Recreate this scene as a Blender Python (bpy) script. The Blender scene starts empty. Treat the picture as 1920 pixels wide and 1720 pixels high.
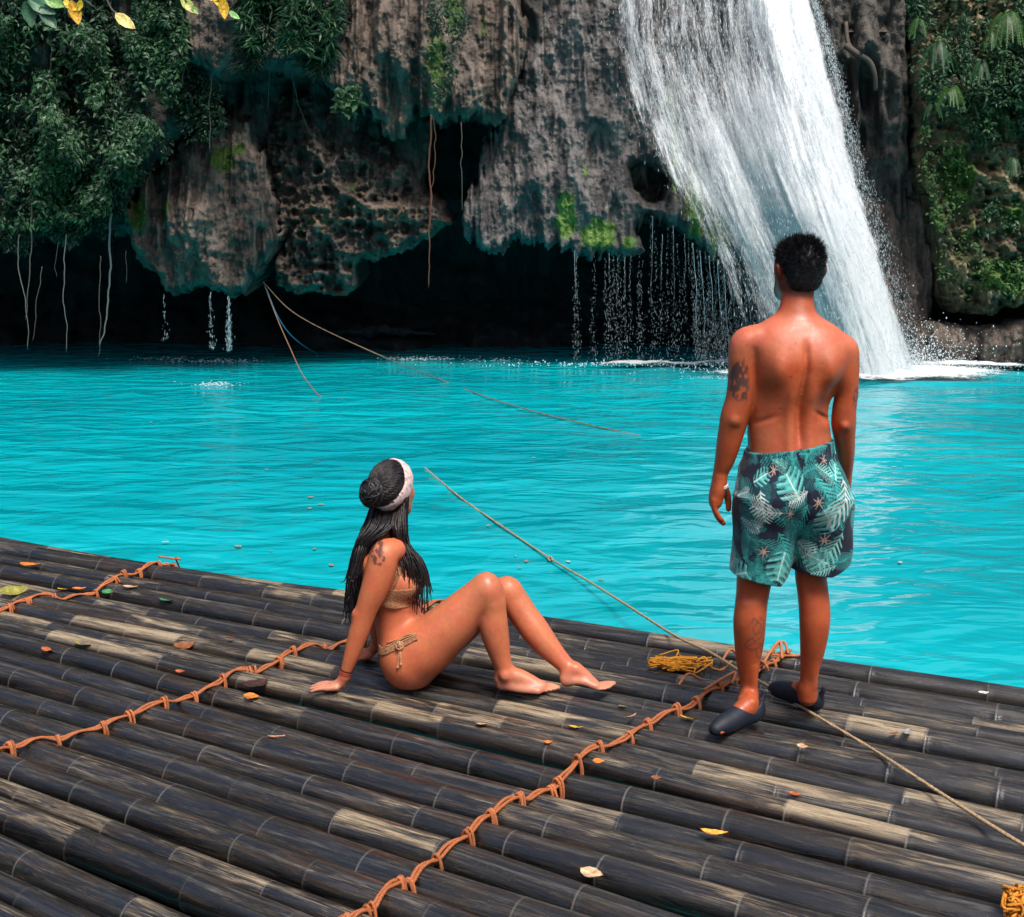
import bpy, math, random, os
import numpy as np
C = bpy.context.scene.collection
SC = bpy.context.scene
f32 = np.float32
rng = np.random.default_rng(11)

# ------------------------------------------------------------------ camera model
FPX, CX, CY, CAMH = 2400.0, 960.0, 860.0, 1.76
TILT = math.radians(9.93)
ct, st = math.cos(TILT), math.sin(TILT)
WZ = -0.125                                   # water level (raft deck is z = 0)

def raydir(px, py):
    a = (np.asarray(px, float) - CX) / FPX
    b = -(np.asarray(py, float) - CY) / FPX
    return a, ct + b * st, -st + b * ct

def P(px, py, Y):
    """world point on the vertical plane y = Y"""
    a, dy, dz = raydir(px, py)
    s = Y / dy
    return np.stack(np.broadcast_arrays(a * s, np.asarray(Y, float) + 0 * a, CAMH + dz * s), -1)

def G(px, py, z=0.0):
    """world point on the horizontal plane z"""
    a, dy, dz = raydir(px, py)
    s = (z - CAMH) / dz
    return np.stack(np.broadcast_arrays(a * s, dy * s, z + 0 * a), -1)

def mpp(p):
    """metres per picture pixel at a world point"""
    return (p[1] * ct - (p[2] - CAMH) * st) / FPX

# ------------------------------------------------------------------ noise
def _h(ix, iy, iz, seed):
    n = (ix.astype(np.int64) * 374761393 + iy.astype(np.int64) * 668265263 + iz.astype(np.int64) * 2147483647 + seed * 1274126177) & 0xffffffff
    n = ((n ^ (n >> 13)) * 1274126177) & 0xffffffff
    n = n ^ (n >> 16)
    return (n & 0xffff).astype(np.float64) / 65535.0 * 2 - 1

def noise3(x, y, z, seed=0):
    x, y, z = np.broadcast_arrays(np.asarray(x, float), np.asarray(y, float), np.asarray(z, float))
    ix, iy, iz = np.floor(x).astype(np.int64), np.floor(y).astype(np.int64), np.floor(z).astype(np.int64)
    fx, fy, fz = x - ix, y - iy, z - iz
    fx = fx * fx * fx * (fx * (fx * 6 - 15) + 10); fy = fy * fy * fy * (fy * (fy * 6 - 15) + 10); fz = fz * fz * fz * (fz * (fz * 6 - 15) + 10)
    r = 0
    for dx in (0, 1):
        wx = fx if dx else 1 - fx
        for dy in (0, 1):
            wy = fy if dy else 1 - fy
            for dz in (0, 1):
                wz = fz if dz else 1 - fz
                r = r + wx * wy * wz * _h(ix + dx, iy + dy, iz + dz, seed)
    return r

def fbm(x, y, z=0.0, oct=4, seed=0, gain=0.5, ridged=False):
    s, a, t = 0, 1.0, 0
    for o in range(oct):
        n = noise3(np.asarray(x) * 2 ** o + 17.3 * o, np.asarray(y) * 2 ** o + 5.1 * o, np.asarray(z) * 2 ** o, seed + o)
        if ridged: n = 1 - 2 * np.abs(n)
        s = s + a * n; t += a; a *= gain
    return s / t

def sstep(a, b, x):
    t = np.clip((x - a) / (b - a), 0, 1)
    return t * t * (3 - 2 * t)

# ------------------------------------------------------------------ mesh helpers
def mesh(name, V, F, mat=None, parent=None, col=None, uv=None, smooth=True, F3=None):
    V = np.asarray(V, f32).reshape(-1, 3)
    me = bpy.data.meshes.new(name)
    F = np.asarray(F, np.int32).reshape(-1, 4) if F is not None and len(F) else np.zeros((0, 4), np.int32)
    F3 = np.asarray(F3, np.int32).reshape(-1, 3) if F3 is not None and len(F3) else np.zeros((0, 3), np.int32)
    loops = np.concatenate([F.ravel(), F3.ravel()])
    starts = np.concatenate([np.arange(len(F)) * 4, len(F) * 4 + np.arange(len(F3)) * 3])
    me.vertices.add(len(V)); me.vertices.foreach_set('co', V.ravel())
    me.loops.add(len(loops)); me.loops.foreach_set('vertex_index', loops.astype(np.int32))
    me.polygons.add(len(starts)); me.polygons.foreach_set('loop_start', starts.astype(np.int32))
    me.polygons.foreach_set('use_smooth', np.full(len(starts), smooth))
    if uv is not None:
        l = me.uv_layers.new(name='UVMap'); l.data.foreach_set('uv', np.asarray(uv, f32)[loops].ravel())
    if col is not None:
        c = np.asarray(col, f32)
        if c.shape[1] == 3: c = np.concatenate([c, np.ones((len(c), 1), f32)], 1)
        at = me.color_attributes.new('Col', 'FLOAT_COLOR', 'POINT'); at.data.foreach_set('color', c.ravel())
    me.update(calc_edges=True); me.validate()
    if mat is not None: me.materials.append(mat)
    o = bpy.data.objects.new(name, me); C.objects.link(o)
    if parent is not None: o.parent = parent
    return o

class MB:
    """collects tubes, ellipsoids and boxes into one mesh"""
    def __init__(s): s.V, s.F, s.T, s.c, s.n = [], [], [], [], 0
    def put(s, V, F=None, T=None, col=(1, 1, 1)):
        V = np.asarray(V, float).reshape(-1, 3); s.V.append(V)
        if F is not None and len(F): s.F.append(np.asarray(F, int) + s.n)
        if T is not None and len(T): s.T.append(np.asarray(T, int) + s.n)
        c = np.asarray(col, float)
        s.c.append(np.broadcast_to(c, (len(V), 3)) if c.ndim == 1 else c); s.n += len(V)
    def tube(s, pts, r, sides=6, col=(1, 1, 1), cap=True):
        pts = np.asarray(pts, float); n = len(pts)
        r = np.broadcast_to(np.asarray(r, float), (n,))
        t = np.gradient(pts, axis=0); t /= np.linalg.norm(t, axis=1, keepdims=True) + 1e-12
        up = np.array([0.13, 0.21, 0.97]) if abs(t[0][2]) < .9 else np.array([0.97, 0.2, 0.1])
        a = np.cross(t[0], up); a /= np.linalg.norm(a)
        A = []
        for i in range(n):
            a = a - t[i] * (a @ t[i]); a = a / (np.linalg.norm(a) + 1e-12); A.append(a)
        A = np.array(A); B = np.cross(t, A)
        th = np.arange(sides) / sides * 2 * np.pi
        V = pts[:, None] + r[:, None, None] * (np.cos(th)[None, :, None] * A[:, None] + np.sin(th)[None, :, None] * B[:, None])
        i = np.arange(n - 1)[:, None]; j = np.arange(sides)[None]; j2 = (j + 1) % sides
        F = np.stack(np.broadcast_arrays(i * sides + j, i * sides + j2, (i + 1) * sides + j2, (i + 1) * sides + j), -1).reshape(-1, 4)
        V = V.reshape(-1, 3); T = []
        if cap:
            V = np.concatenate([V, pts[:1], pts[-1:]]); m = n * sides
            for k in range(sides):
                T.append((m, (k + 1) % sides, k)); T.append((m + 1, (n - 1) * sides + k, (n - 1) * sides + (k + 1) % sides))
        s.put(V, F, T, col)
    def ell(s, c, r, seg=10, rings=6, R=None, col=(1, 1, 1)):
        th = np.arange(seg) / seg * 2 * np.pi; ph = np.linspace(0, np.pi, rings + 1)
        V = np.stack([np.sin(ph)[:, None] * np.cos(th), np.sin(ph)[:, None] * np.sin(th), np.cos(ph)[:, None] + 0 * th], -1).reshape(-1, 3) * np.asarray(r)
        if R is not None: V = V @ np.asarray(R).T
        i = np.arange(rings)[:, None]; j = np.arange(seg)[None]; j2 = (j + 1) % seg
        F = np.stack(np.broadcast_arrays(i * seg + j, (i + 1) * seg + j, (i + 1) * seg + j2, i * seg + j2), -1).reshape(-1, 4)
        s.put(V + np.asarray(c), F, None, col)
    def build(s, name, mat, parent=None, smooth=True):
        return mesh(name, np.concatenate(s.V), np.concatenate(s.F) if s.F else None, mat, parent, np.concatenate(s.c), None, smooth, np.concatenate(s.T) if s.T else None)

def spline(pts, n):
    """Catmull-Rom through the rows of pts, n samples"""
    p = np.asarray(pts, float)
    if len(p) == 2: return p[0] + (p[1] - p[0]) * np.linspace(0, 1, n)[:, None]
    q = np.concatenate([[2 * p[0] - p[1]], p, [2 * p[-1] - p[-2]]])
    t = np.linspace(0, len(p) - 1 - 1e-9, n); i = t.astype(int); u = (t - i)[:, None]
    a, b, c, d = q[i], q[i + 1], q[i + 2], q[i + 3]
    return .5 * ((2 * b) + (c - a) * u + (2 * a - 5 * b + 4 * c - d) * u ** 2 + (3 * b - a - 3 * c + d) * u ** 3)

def empty(name, loc=(0, 0, 0)):
    o = bpy.data.objects.new(name, None); C.objects.link(o); o.location = loc; o.empty_display_size = .2
    return o
def tag(o, label=None, cat=None, group=None, kind=None):
    if label: o['label'] = label
    if cat: o['category'] = cat
    if group: o['group'] = group
    if kind: o['kind'] = kind
    return o

# ------------------------------------------------------------------ materials
class NT:
    def __init__(s, name):
        s.m = bpy.data.materials.new(name); s.m.use_nodes = True
        s.t = s.m.node_tree; s.t.nodes.clear(); s.out = s.t.nodes.new('ShaderNodeOutputMaterial')
    def n(s, typ, ins=None, **props):
        nd = s.t.nodes.new(typ)
        for k, v in props.items(): setattr(nd, k, v)
        for k, v in (ins or {}).items(): s.set(nd.inputs[k], v)
        return nd
    def set(s, sock, v):
        if isinstance(v, bpy.types.NodeSocket): s.t.links.new(v, sock)
        else:
            if sock.type == 'RGBA' and not np.isscalar(v) and len(v) == 3: v = (*v, 1)
            sock.default_value = v
    def noise(s, vec, scale, detail=4, rough=.55, dist=0.0):
        return s.n('ShaderNodeTexNoise', {'Vector': vec, 'Scale': scale, 'Detail': detail, 'Roughness': rough, 'Distortion': dist}).outputs['Fac']
    def math(s, op, a, b=0.0, clamp=False):
        nd = s.n('ShaderNodeMath', {0: a, 1: b}, operation=op); nd.use_clamp = clamp
        return nd.outputs[0]
    def ramp(s, x, a, b, c=0.0, d=1.0):
        return s.n('ShaderNodeMapRange', {'Value': x, 'From Min': a, 'From Max': b, 'To Min': c, 'To Max': d}, interpolation_type='SMOOTHSTEP').outputs[0]
    def mix(s, fac, a, b, blend='MIX'):
        nd = s.n('ShaderNodeMix', data_type='RGBA', blend_type=blend)
        s.set(nd.inputs['Factor'], fac); s.set(nd.inputs[6], a); s.set(nd.inputs[7], b)
        return nd.outputs[2]
    def map(s, vec, scale=(1, 1, 1), loc=(0, 0, 0)):
        return s.n('ShaderNodeMapping', {'Vector': vec, 'Scale': scale, 'Location': loc}).outputs[0]
    def bump(s, h, strength=.5, dist=.01, normal=None):
        i = {'Height': h, 'Strength': strength, 'Distance': dist}
        if normal is not None: i['Normal'] = normal
        return s.n('ShaderNodeBump', i).outputs[0]
    def coord(s, k='Object'): return s.n('ShaderNodeTexCoord').outputs[k]
    def col(s): 
        a = s.n('ShaderNodeVertexColor', layer_name='Col'); return a.outputs['Color']
    def sep(s, c): return s.n('ShaderNodeSeparateColor', {'Color': c}).outputs
    def bsdf(s, **ins):
        b = s.n('ShaderNodeBsdfPrincipled')
        names = dict(color='Base Color', rough='Roughness', spec='Specular IOR Level', normal='Normal', sss='Subsurface Weight', alpha='Alpha', metal='Metallic', ior='IOR', coat='Coat Weight', coat_r='Coat Roughness', sheen='Sheen Weight')
        for k, v in ins.items(): s.set(b.inputs[names[k]], v)
        return b
    def done(s, sh):
        s.t.links.new(sh.outputs[0] if not isinstance(sh, bpy.types.NodeSocket) else sh, s.out.inputs[0]); return s.m

def simple(name, c, rough=.6, spec=.4, nscale=40, namp=.25, bump=.2, bdist=.004):
    n = NT(name); v = n.coord()
    f = n.noise(v, nscale, 5)
    col = n.mix(f, [x * (1 - namp) for x in c], [min(1, x * (1 + namp)) for x in c])
    return n.done(n.bsdf(color=col, rough=rough, spec=spec, normal=n.bump(f, bump, bdist)))

def vcol(name, rough=.6, spec=.4, nscale=60, namp=.25, bump=.3, bdist=.003, sss=0.0):
    """material whose colour is the mesh's own colour attribute, broken up by noise"""
    n = NT(name); v = n.coord(); f = n.noise(v, nscale, 4)
    g = n.ramp(f, .25, .75, 1 - namp, 1 + namp)
    col = n.mix(1.0, n.col(), n.n('ShaderNodeCombineColor', {0: g, 1: g, 2: g}).outputs[0], 'MULTIPLY')
    b = n.bsdf(color=col, rough=rough, spec=spec, normal=n.bump(f, bump, bdist))
    if sss:
        b.inputs['Subsurface Weight'].default_value = sss; b.inputs['Subsurface Radius'].default_value = (1, .3, .15); b.inputs['Subsurface Scale'].default_value = .012
    return n.done(b)

# ------------------------------------------------------------------ signed distance bodies
class Field:
    def __init__(s, lo, hi, h):
        s.lo = np.array(lo, float); s.h = h
        s.n = (np.ceil((np.array(hi) - lo) / h).astype(int) + 1)
        s.F = np.full(s.n, 0.5, f32)
        s.ax = [(s.lo[i] + h * np.arange(s.n[i])).astype(f32) for i in range(3)]
    def box(s, lo, hi):
        a = np.clip(np.floor((np.array(lo) - s.lo) / s.h).astype(int), 0, s.n); b = np.clip(np.ceil((np.array(hi) - s.lo) / s.h).astype(int) + 1, 0, s.n)
        sl = tuple(slice(x, y) for x, y in zip(a, b))
        return sl, s.ax[0][sl[0]][:, None, None], s.ax[1][sl[1]][None, :, None], s.ax[2][sl[2]][None, None, :]
    def merge(s, sl, d, k, op):
        A = s.F[sl]
        if A.size == 0: return
        k = max(k, 1e-5)
        if op == 'u':
            h = np.clip(.5 + .5 * (A - d) / k, 0, 1); s.F[sl] = A * (1 - h) + d * h - k * h * (1 - h)
        elif op == 's':
            d = -d; h = np.clip(.5 - .5 * (A - d) / k, 0, 1); s.F[sl] = A * (1 - h) + d * h + k * h * (1 - h)
        else:
            h = np.clip(.5 - .5 * (A - d) / k, 0, 1); s.F[sl] = A * (1 - h) + d * h + k * h * (1 - h)
    def chain(s, pts, rad, k=.01, op='u', seg=None, scale=(1, 1, 1)):
        pts = np.asarray(pts, float); rad = np.asarray(rad, float)
        m = seg or (len(pts) - 1) * (8 if rad.max() > .04 else 5) + 1
        q = spline(np.concatenate([pts, rad[:, None]], 1), m) if len(pts) > 1 else np.concatenate([pts, rad[:, None]], 1)
        sc = np.array(scale, float); pad = k + rad.max() * sc.max() + 2 * s.h
        sl, X, Y, Z = s.box(q[:, :3].min(0) - pad, q[:, :3].max(0) + pad)
        if s.F[sl].size == 0: return
        D = None
        if len(q) == 1: q = np.concatenate([q, q])
        for a, b in zip(q[:-1], q[1:]):
            ab = (b[:3] - a[:3]) / sc; l2 = max(ab @ ab, 1e-10)
            dx, dy, dz = (X - a[0]) / sc[0], (Y - a[1]) / sc[1], (Z - a[2]) / sc[2]
            t = np.clip((dx * ab[0] + dy * ab[1] + dz * ab[2]) / l2, 0, 1).astype(f32)
            d = np.sqrt((dx - t * ab[0]) ** 2 + (dy - t * ab[1]) ** 2 + (dz - t * ab[2]) ** 2) - (a[3] + (b[3] - a[3]) * t)
            D = d if D is None else np.minimum(D, d)
        s.merge(sl, (D * sc.min()).astype(f32), k, op)
    def ell(s, c, r, k=.01, op='u', R=None):
        c, r = np.array(c, float), np.array(r, float); pad = r.max() + k + 2 * s.h
        sl, X, Y, Z = s.box(c - pad, c + pad)
        if s.F[sl].size == 0: return
        p = [X - c[0], Y - c[1], Z - c[2]]
        if R is not None:
            R = np.asarray(R); p = [p[0] * R[0, i] + p[1] * R[1, i] + p[2] * R[2, i] for i in range(3)]
        k0 = np.sqrt((p[0] / r[0]) ** 2 + (p[1] / r[1]) ** 2 + (p[2] / r[2]) ** 2)
        k1 = np.sqrt((p[0] / r[0] ** 2) ** 2 + (p[1] / r[1] ** 2) ** 2 + (p[2] / r[2] ** 2) ** 2) + 1e-6
        s.merge(sl, (k0 * (k0 - 1) / k1).astype(f32), k, op)
    def loft(s, rows, k=.01, op='u', e=2.2, mod=None):
        """rows: z, xc, a, yc, b - stacked superellipses"""
        r = np.array(sorted([tuple(x) for x in rows]), float)
        q = spline(r, len(r) * 6); q = q[np.argsort(q[:, 0])]
        lo = [(q[:, 1] - q[:, 2]).min() - .05, (q[:, 3] - q[:, 4]).min() - .05, q[0, 0] - .05]
        hi = [(q[:, 1] + q[:, 2]).max() + .05, (q[:, 3] + q[:, 4]).max() + .05, q[-1, 0] + .05]
        sl, X, Y, Z = s.box(lo, hi)
        z = Z.ravel()
        g = [np.interp(z, q[:, 0], q[:, i]).astype(f32)[None, None, :] for i in range(1, 5)]
        d = ((np.abs((X - g[0]) / g[1]) ** e + np.abs((Y - g[2]) / g[3]) ** e) ** (1 / e) - 1) * np.minimum(g[1], g[3])
        d = np.maximum(d, np.maximum(Z - q[-1, 0], q[0, 0] - Z))
        if mod is not None: d = d + mod(X, Y, Z, g)
        s.merge(sl, d.astype(f32), k, op)
    def cut(s, fn, k=.004):
        """keep only where fn(X,Y,Z) < 0"""
        sl, X, Y, Z = s.box(s.lo, s.lo + s.h * s.n)
        s.merge(sl, np.broadcast_to(fn(X, Y, Z), s.F.shape).astype(f32), k, 'i')
    def surface(s):
        F = s.F; I = F < 0
        c = np.zeros(np.array(F.shape) - 1, np.uint8)
        cs = [(i, j, k) for i in (0, 1) for j in (0, 1) for k in (0, 1)]
        def sh(A, o): return A[tuple(slice(o[i], A.shape[i] - 1 + o[i]) for i in range(3))]
        for o in cs: c += sh(I, o)
        act = (c > 0) & (c < 8)
        ijk = np.argwhere(act); idx = np.full(act.shape, -1, np.int32); idx[act] = np.arange(len(ijk))
        vals = {o: F[ijk[:, 0] + o[0], ijk[:, 1] + o[1], ijk[:, 2] + o[2]] for o in cs}
        acc = np.zeros((len(ijk), 3)); cnt = np.zeros(len(ijk))
        for o in cs:
            for ax in range(3):
                if o[ax]: continue
                o2 = list(o); o2[ax] = 1; o2 = tuple(o2)
                a, b = vals[o], vals[o2]; m = (a < 0) != (b < 0)
                t = np.where(m, a / np.where(m, a - b, 1), 0)
                p = np.tile(np.array(o, float), (len(ijk), 1)); p[:, ax] = t
                acc += p * m[:, None]; cnt += m
        V = s.lo + s.h * (ijk + acc / cnt[:, None])
        Q = []
        for ax in range(3):
            u, v = (ax + 1) % 3, (ax + 2) % 3
            A = np.moveaxis(I, (ax, u, v), (0, 1, 2)); J = np.moveaxis(idx, (ax, u, v), (0, 1, 2))
            e0, e1 = A[:-1, 1:-1, 1:-1], A[1:, 1:-1, 1:-1]
            for flip, m in ((0, e0 & ~e1), (1, ~e0 & e1)):
                w = np.argwhere(m)
                if not len(w): continue
                i, j, k = w[:, 0], w[:, 1] + 1, w[:, 2] + 1
                q = np.stack([J[i, j - 1, k - 1], J[i, j, k - 1], J[i, j, k], J[i, j - 1, k]], 1)
                Q.append(q[:, ::-1] if flip else q)
        return V, np.concatenate(Q)

def vnormals(V, Q):
    n = np.cross(V[Q[:, 2]] - V[Q[:, 0]], V[Q[:, 3]] - V[Q[:, 1]])
    N = np.zeros_like(V)
    for i in range(4): np.add.at(N, Q[:, i], n)
    return N / (np.linalg.norm(N, axis=1, keepdims=True) + 1e-12)

def relax(V, Q, it=1, lam=.5):
    for _ in range(it):
        S = np.zeros_like(V); c = np.zeros(len(V))
        for i in range(4):
            a, b = Q[:, i], Q[:, (i + 1) % 4]
            np.add.at(S, a, V[b]); np.add.at(S, b, V[a]); np.add.at(c, a, 1); np.add.at(c, b, 1)
        V = V + lam * (S / np.maximum(c, 1)[:, None] - V)
    return V

def patch(name, V, Q, N, keep, off, mat, parent, col=None, thick=.003):
    """a garment cut out of a body surface: the faces inside `keep` lifted off by `off`, with a rim that turns back to the skin"""
    fm = keep[Q].all(1); q = Q[fm]
    if not len(q): return None
    used = np.unique(q); mp = np.full(len(V), -1); mp[used] = np.arange(len(used))
    v = V[used] + N[used] * off; q = mp[q]
    E = np.concatenate([np.stack([q[:, i], q[:, (i + 1) % 4]], 1) for i in range(4)])
    key = np.sort(E, 1); _, inv, cn = np.unique(key, axis=0, return_inverse=True, return_counts=True)
    B = E[cn[inv.ravel()] == 1]; bv = np.unique(B); m2 = np.full(len(v), -1); m2[bv] = len(v) + np.arange(len(bv))
    v2 = np.concatenate([v, v[bv] - N[used][bv] * (off + thick)])
    q2 = np.concatenate([q, np.stack([B[:, 1], B[:, 0], m2[B[:, 0]], m2[B[:, 1]]], 1)])
    c2 = None
    if col is not None: c2 = np.concatenate([col[used], col[used][bv]])
    return mesh(name, v2, q2, mat, parent, c2)

def frame(zdir, xhint=(1, 0, 0)):
    z = np.array(zdir, float); z /= np.linalg.norm(z); x = np.array(xhint, float); x = x - z * (x @ z); x /= np.linalg.norm(x)
    return np.stack([x, np.cross(z, x), z], 1)
MAT = {}
def mats():
    n = NT('skin'); v = n.coord(); f = n.noise(v, 420, 3, .6); g = n.noise(v, 60, 4, .6); b_ = n.noise(v, 16, 3)
    gg = n.ramp(g, .3, .7, .93, 1.06)
    col = n.mix(1.0, n.col(), n.n('ShaderNodeCombineColor', {0: gg, 1: n.math('MULTIPLY', gg, n.ramp(b_, .3, .7, .92, 1.08)), 2: gg}).outputs[0], 'MULTIPLY')
    b = n.bsdf(color=col, rough=n.ramp(b_, .35, .65, .34, .50), spec=.42, normal=n.bump(f, .12, .002, n.bump(g, .18, .005)))
    b.inputs['Subsurface Weight'].default_value = .10; b.inputs['Subsurface Radius'].default_value = (1, .3, .15); b.inputs['Subsurface Scale'].default_value = .010
    MAT['skin'] = n.done(b)
    n = NT('black_hair'); v = n.coord(); f = n.noise(n.map(v, (1, 1, .3)), 300, 3)
    MAT['hair'] = n.done(n.bsdf(color=n.mix(f, (.003, .003, .004), (.014, .013, .016)), rough=.55, spec=.3))
    n = NT('swim_cloth'); v = n.coord(); f = n.noise(v, 260, 3); big = n.noise(v, 14, 3)
    MAT['cloth'] = n.done(n.bsdf(color=n.col(), rough=.75, spec=.25, sheen=.1, normal=n.bump(f, .15, .002, n.bump(big, .35, .02))))
    MAT['trim'] = vcol('trim', rough=.6, nscale=200)
    n = NT('neoprene'); v = n.coord(); f = n.noise(v, 500, 2)
    MAT['neoprene'] = n.done(n.bsdf(color=n.col(), rough=.6, spec=.45, normal=n.bump(f, .3, .002)))
    MAT['knit'] = vcol('crochet', rough=.8, spec=.2, nscale=320, namp=.45, bump=.9, bdist=.004)
    MAT['band'] = vcol('headband_cloth', rough=.85, spec=.2, nscale=140, namp=.08, bump=.12, bdist=.002)
    MAT['braid'] = vcol('braided_hair', rough=.42, spec=.5, nscale=400, namp=.5, bump=.6, bdist=.002)
# ================================================================== the standing man
def build_man():
    Y0 = 4.5
    def M(x, y, d=0.0): return P(x, y, Y0 + d)
    def Rm(r, x, y, d=0.0): return r * mpp(M(x, y, d))
    def chain(Fd, rows, k=.01, op='u', scale=(1, 1, 1), seg=None):
        Fd.chain([M(x, y, d) for x, y, d, r in rows], [Rm(r, x, y, d) for x, y, d, r in rows], k, op, seg, scale)
    def lrow(py, xl, xr, cy, b):
        a, c = M(xl, py), M(xr, py); return (a[2], (a[0] + c[0]) / 2, (c[0] - a[0]) / 2, Y0 + cy, b)
    base = G(1460, 1345, 0.0)
    root = empty('person', base)
    tag(root, 'shirtless person with short black hair standing on the raft in leaf print swim shorts', 'person')
    lo, hi = M(1318, 1000)[0], M(1624, 1000)[0]
    Fd = Field([lo, Y0 - .30, -.03], [hi + .02, Y0 + .36, CAMH + .03], .0042)
    # ---- torso
    xm = lambda z: np.interp(z, [M(1490, 960)[2], M(1488, 840)[2], M(1487, 757)[2], M(1498, 690)[2], M(1500, 640)[2]], [M(1486, 960)[0], M(1487, 840)[0], M(1488, 757)[0], M(1498, 690)[0], M(1499, 640)[0]])
    zz = lambda y: float(M(1490, y)[2])
    def back(X, Y, Z, g):
        z = Z.ravel(); cx = xm(z)[None, None, :]
        rear = sstep(.01, -.05, Y - (Y0 - .02)).astype(f32)
        w1 = sstep(zz(845), zz(800), z) * sstep(zz(625), zz(665), z)
        w2 = sstep(zz(885), zz(840), z) * sstep(zz(690), zz(745), z)
        w3 = np.exp(-((z - zz(692)) / .058) ** 2)
        w4 = np.exp(-((z - zz(668)) / .075) ** 2)
        dx = X - cx
        d = .0150 * np.exp(-(dx / .012) ** 2) * w1[None, None]
        d = d - .0135 * (np.exp(-((dx - .036) / .021) ** 2) + np.exp(-((dx + .036) / .021) ** 2)) * w2[None, None]
        d = d - .0180 * (np.exp(-((dx - .088) / .032) ** 2) + np.exp(-((dx + .092) / .032) ** 2)) * w3[None, None]
        d = d + .0095 * (np.exp(-((dx - .125) / .022) ** 2) + np.exp(-((dx + .128) / .022) ** 2)) * np.exp(-((z - zz(735)) / .04) ** 2)[None, None]
        # the crease at the right side of the waist, under the ribs
        zc = zz(757) - (X - M(1500, 760)[0]) * .55
        d = d + .0120 * np.exp(-((Z - zc) / .008) ** 2) * sstep(M(1503, 760)[0], M(1545, 760)[0], X)
        d = d - .0080 * np.exp(-((Z - zz(792)) / .026) ** 2) * sstep(M(1510, 760)[0], M(1550, 760)[0], X)
        zc2 = zz(765) + (X - M(1470, 760)[0]) * .45
        d = d + .0045 * np.exp(-((Z - zc2) / .010) ** 2) * sstep(M(1462, 760)[0], M(1430, 760)[0], X)
        return d * rear
    Fd.loft([lrow(530, 1480, 1514, .045, .03), lrow(560, 1477, 1515, .035, .034), lrow(582, 1466, 1525, .020, .044), lrow(594, 1449, 1539, .014, .053), lrow(604, 1432, 1556, .008, .066), lrow(618, 1414, 1574, .004, .084), lrow(642, 1405, 1587, 0, .105),
             lrow(670, 1409, 1588, -.003, .118), lrow(700, 1411, 1582, .0, .119), lrow(730, 1410, 1569, .006, .113), lrow(755, 1408, 1555, .012, .107),
             lrow(780, 1406, 1553, .016, .107), lrow(810, 1404, 1557, .014, .112), lrow(840, 1404, 1559, .008, .117), lrow(880, 1400, 1568, 0, .125),
             lrow(930, 1396, 1578, -.005, .128), lrow(965, 1400, 1576, 0, .12)], k=.002, e=2.35, mod=back)
    # ---- neck, head
    chain(Fd, [(1495, 618, .012, 34), (1495, 592, .02, 29.5), (1496, 560, .035, 28.5), (1497, 530, .05, 30)], k=.035)
    hc = M(1498, 494, .05)
    yaw = math.radians(16); fwd = np.array([-math.sin(yaw), math.cos(yaw), -.03]); fwd /= np.linalg.norm(fwd)
    RH = frame((0, 0, 1), (math.cos(yaw), math.sin(yaw), 0))                 # columns: side, forward, up
    H = lambda s, f, u: hc + RH @ np.array([s, f, u])
    Fd.ell(hc, (.0745, .095, .083), k=.03, R=RH)
    Fd.ell(H(0, .02, -.03), (.069, .080, .075), k=.03, R=RH)
    Fd.chain([H(-.052, .0, -.068), H(-.034, .062, -.103), H(0, .086, -.108), H(.034, .062, -.103), H(.052, .0, -.068)], [.022, .022, .024, .022, .022], k=.03)
    Fd.ell(H(0, .06, -.085), (.045, .045, .045), k=.03, R=RH)
    Fd.chain([H(0, .094, .012), H(0, .117, -.036)], [.010, .015], k=.012)                                  # nose
    for s in (-1, 1):
        Fd.ell(H(.034 * s, .093, .008), (.02, .012, .012), k=.01, op='s', R=RH)
        Fd.ell(H(.033 * s, .082, .006), (.0125, .0125, .0125), k=.002, R=RH)                               # eyeballs
        Fd.chain([H(.014 * s, .099, .026), H(.050 * s, .084, .028)], [.008, .007], k=.012)                # brows
        er = frame((.25 * s * RH[0, 0] - RH[0, 1] * .9, .25 * s * RH[1, 0] - RH[1, 1] * .9, .3))
        Fd.ell(H(.084 * s, -.008, -.030), (.010, .021, .031), k=.008, R=RH)
        Fd.ell(H(.093 * s, -.016, -.022), (.006, .014, .023), k=.005, R=RH)
        Fd.ell(H(.092 * s, .0, -.026), (.006, .009, .015), k=.004, op='s', R=RH)
    Fd.chain([H(-.022, .098, -.063), H(0, .108, -.061), H(.022, .098, -.063)], [.006, .009, .006], k=.006)
    Fd.chain([H(-.02, .097, -.075), H(0, .106, -.075), H(.02, .097, -.075)], [.006, .009, .006], k=.004)
    # ---- arms
    chain(Fd, [(1416, 636, -.002, 27), (1398, 644, .0, 28), (1392, 668, .0, 26.5), (1391, 695, .0, 25.5), (1390, 725, .0, 26), (1386, 752, .0, 26), (1377, 782, .0, 26),
               (1372, 806, .005, 24.5), (1366, 832, .012, 22.5), (1359, 862, .022, 18.5), (1352, 884, .03, 14.5), (1349.5, 900, .035, 12.8)], k=.016, scale=(1, 1.12, 1))
    chain(Fd, [(1566, 650, 0, 28), (1581, 657, 0, 27.5), (1585, 678, 0, 25.5), (1586, 705, .0, 24), (1587, 738, .004, 21.5), (1583, 768, .008, 22),
               (1582, 792, .014, 22.5), (1583, 818, .03, 20), (1585, 850, .06, 17), (1585.5, 878, .09, 13.5), (1584, 900, .115, 12)], k=.016, scale=(1, 1.12, 1))
    # olecranon hints
    chain(Fd, [(1378, 790, -.044, 7)], k=.02); chain(Fd, [(1584, 800, -.032, 6)], k=.02)
    # left hand: back of the hand towards the viewer's left, fingers curled down and in
    chain(Fd, [(1349.5, 896, .035, 12.5), (1347, 915, .036, 15), (1343, 931, .036, 14), (1341.5, 942, .034, 12.5)], k=.012, scale=(1, 1.45, 1))
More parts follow.
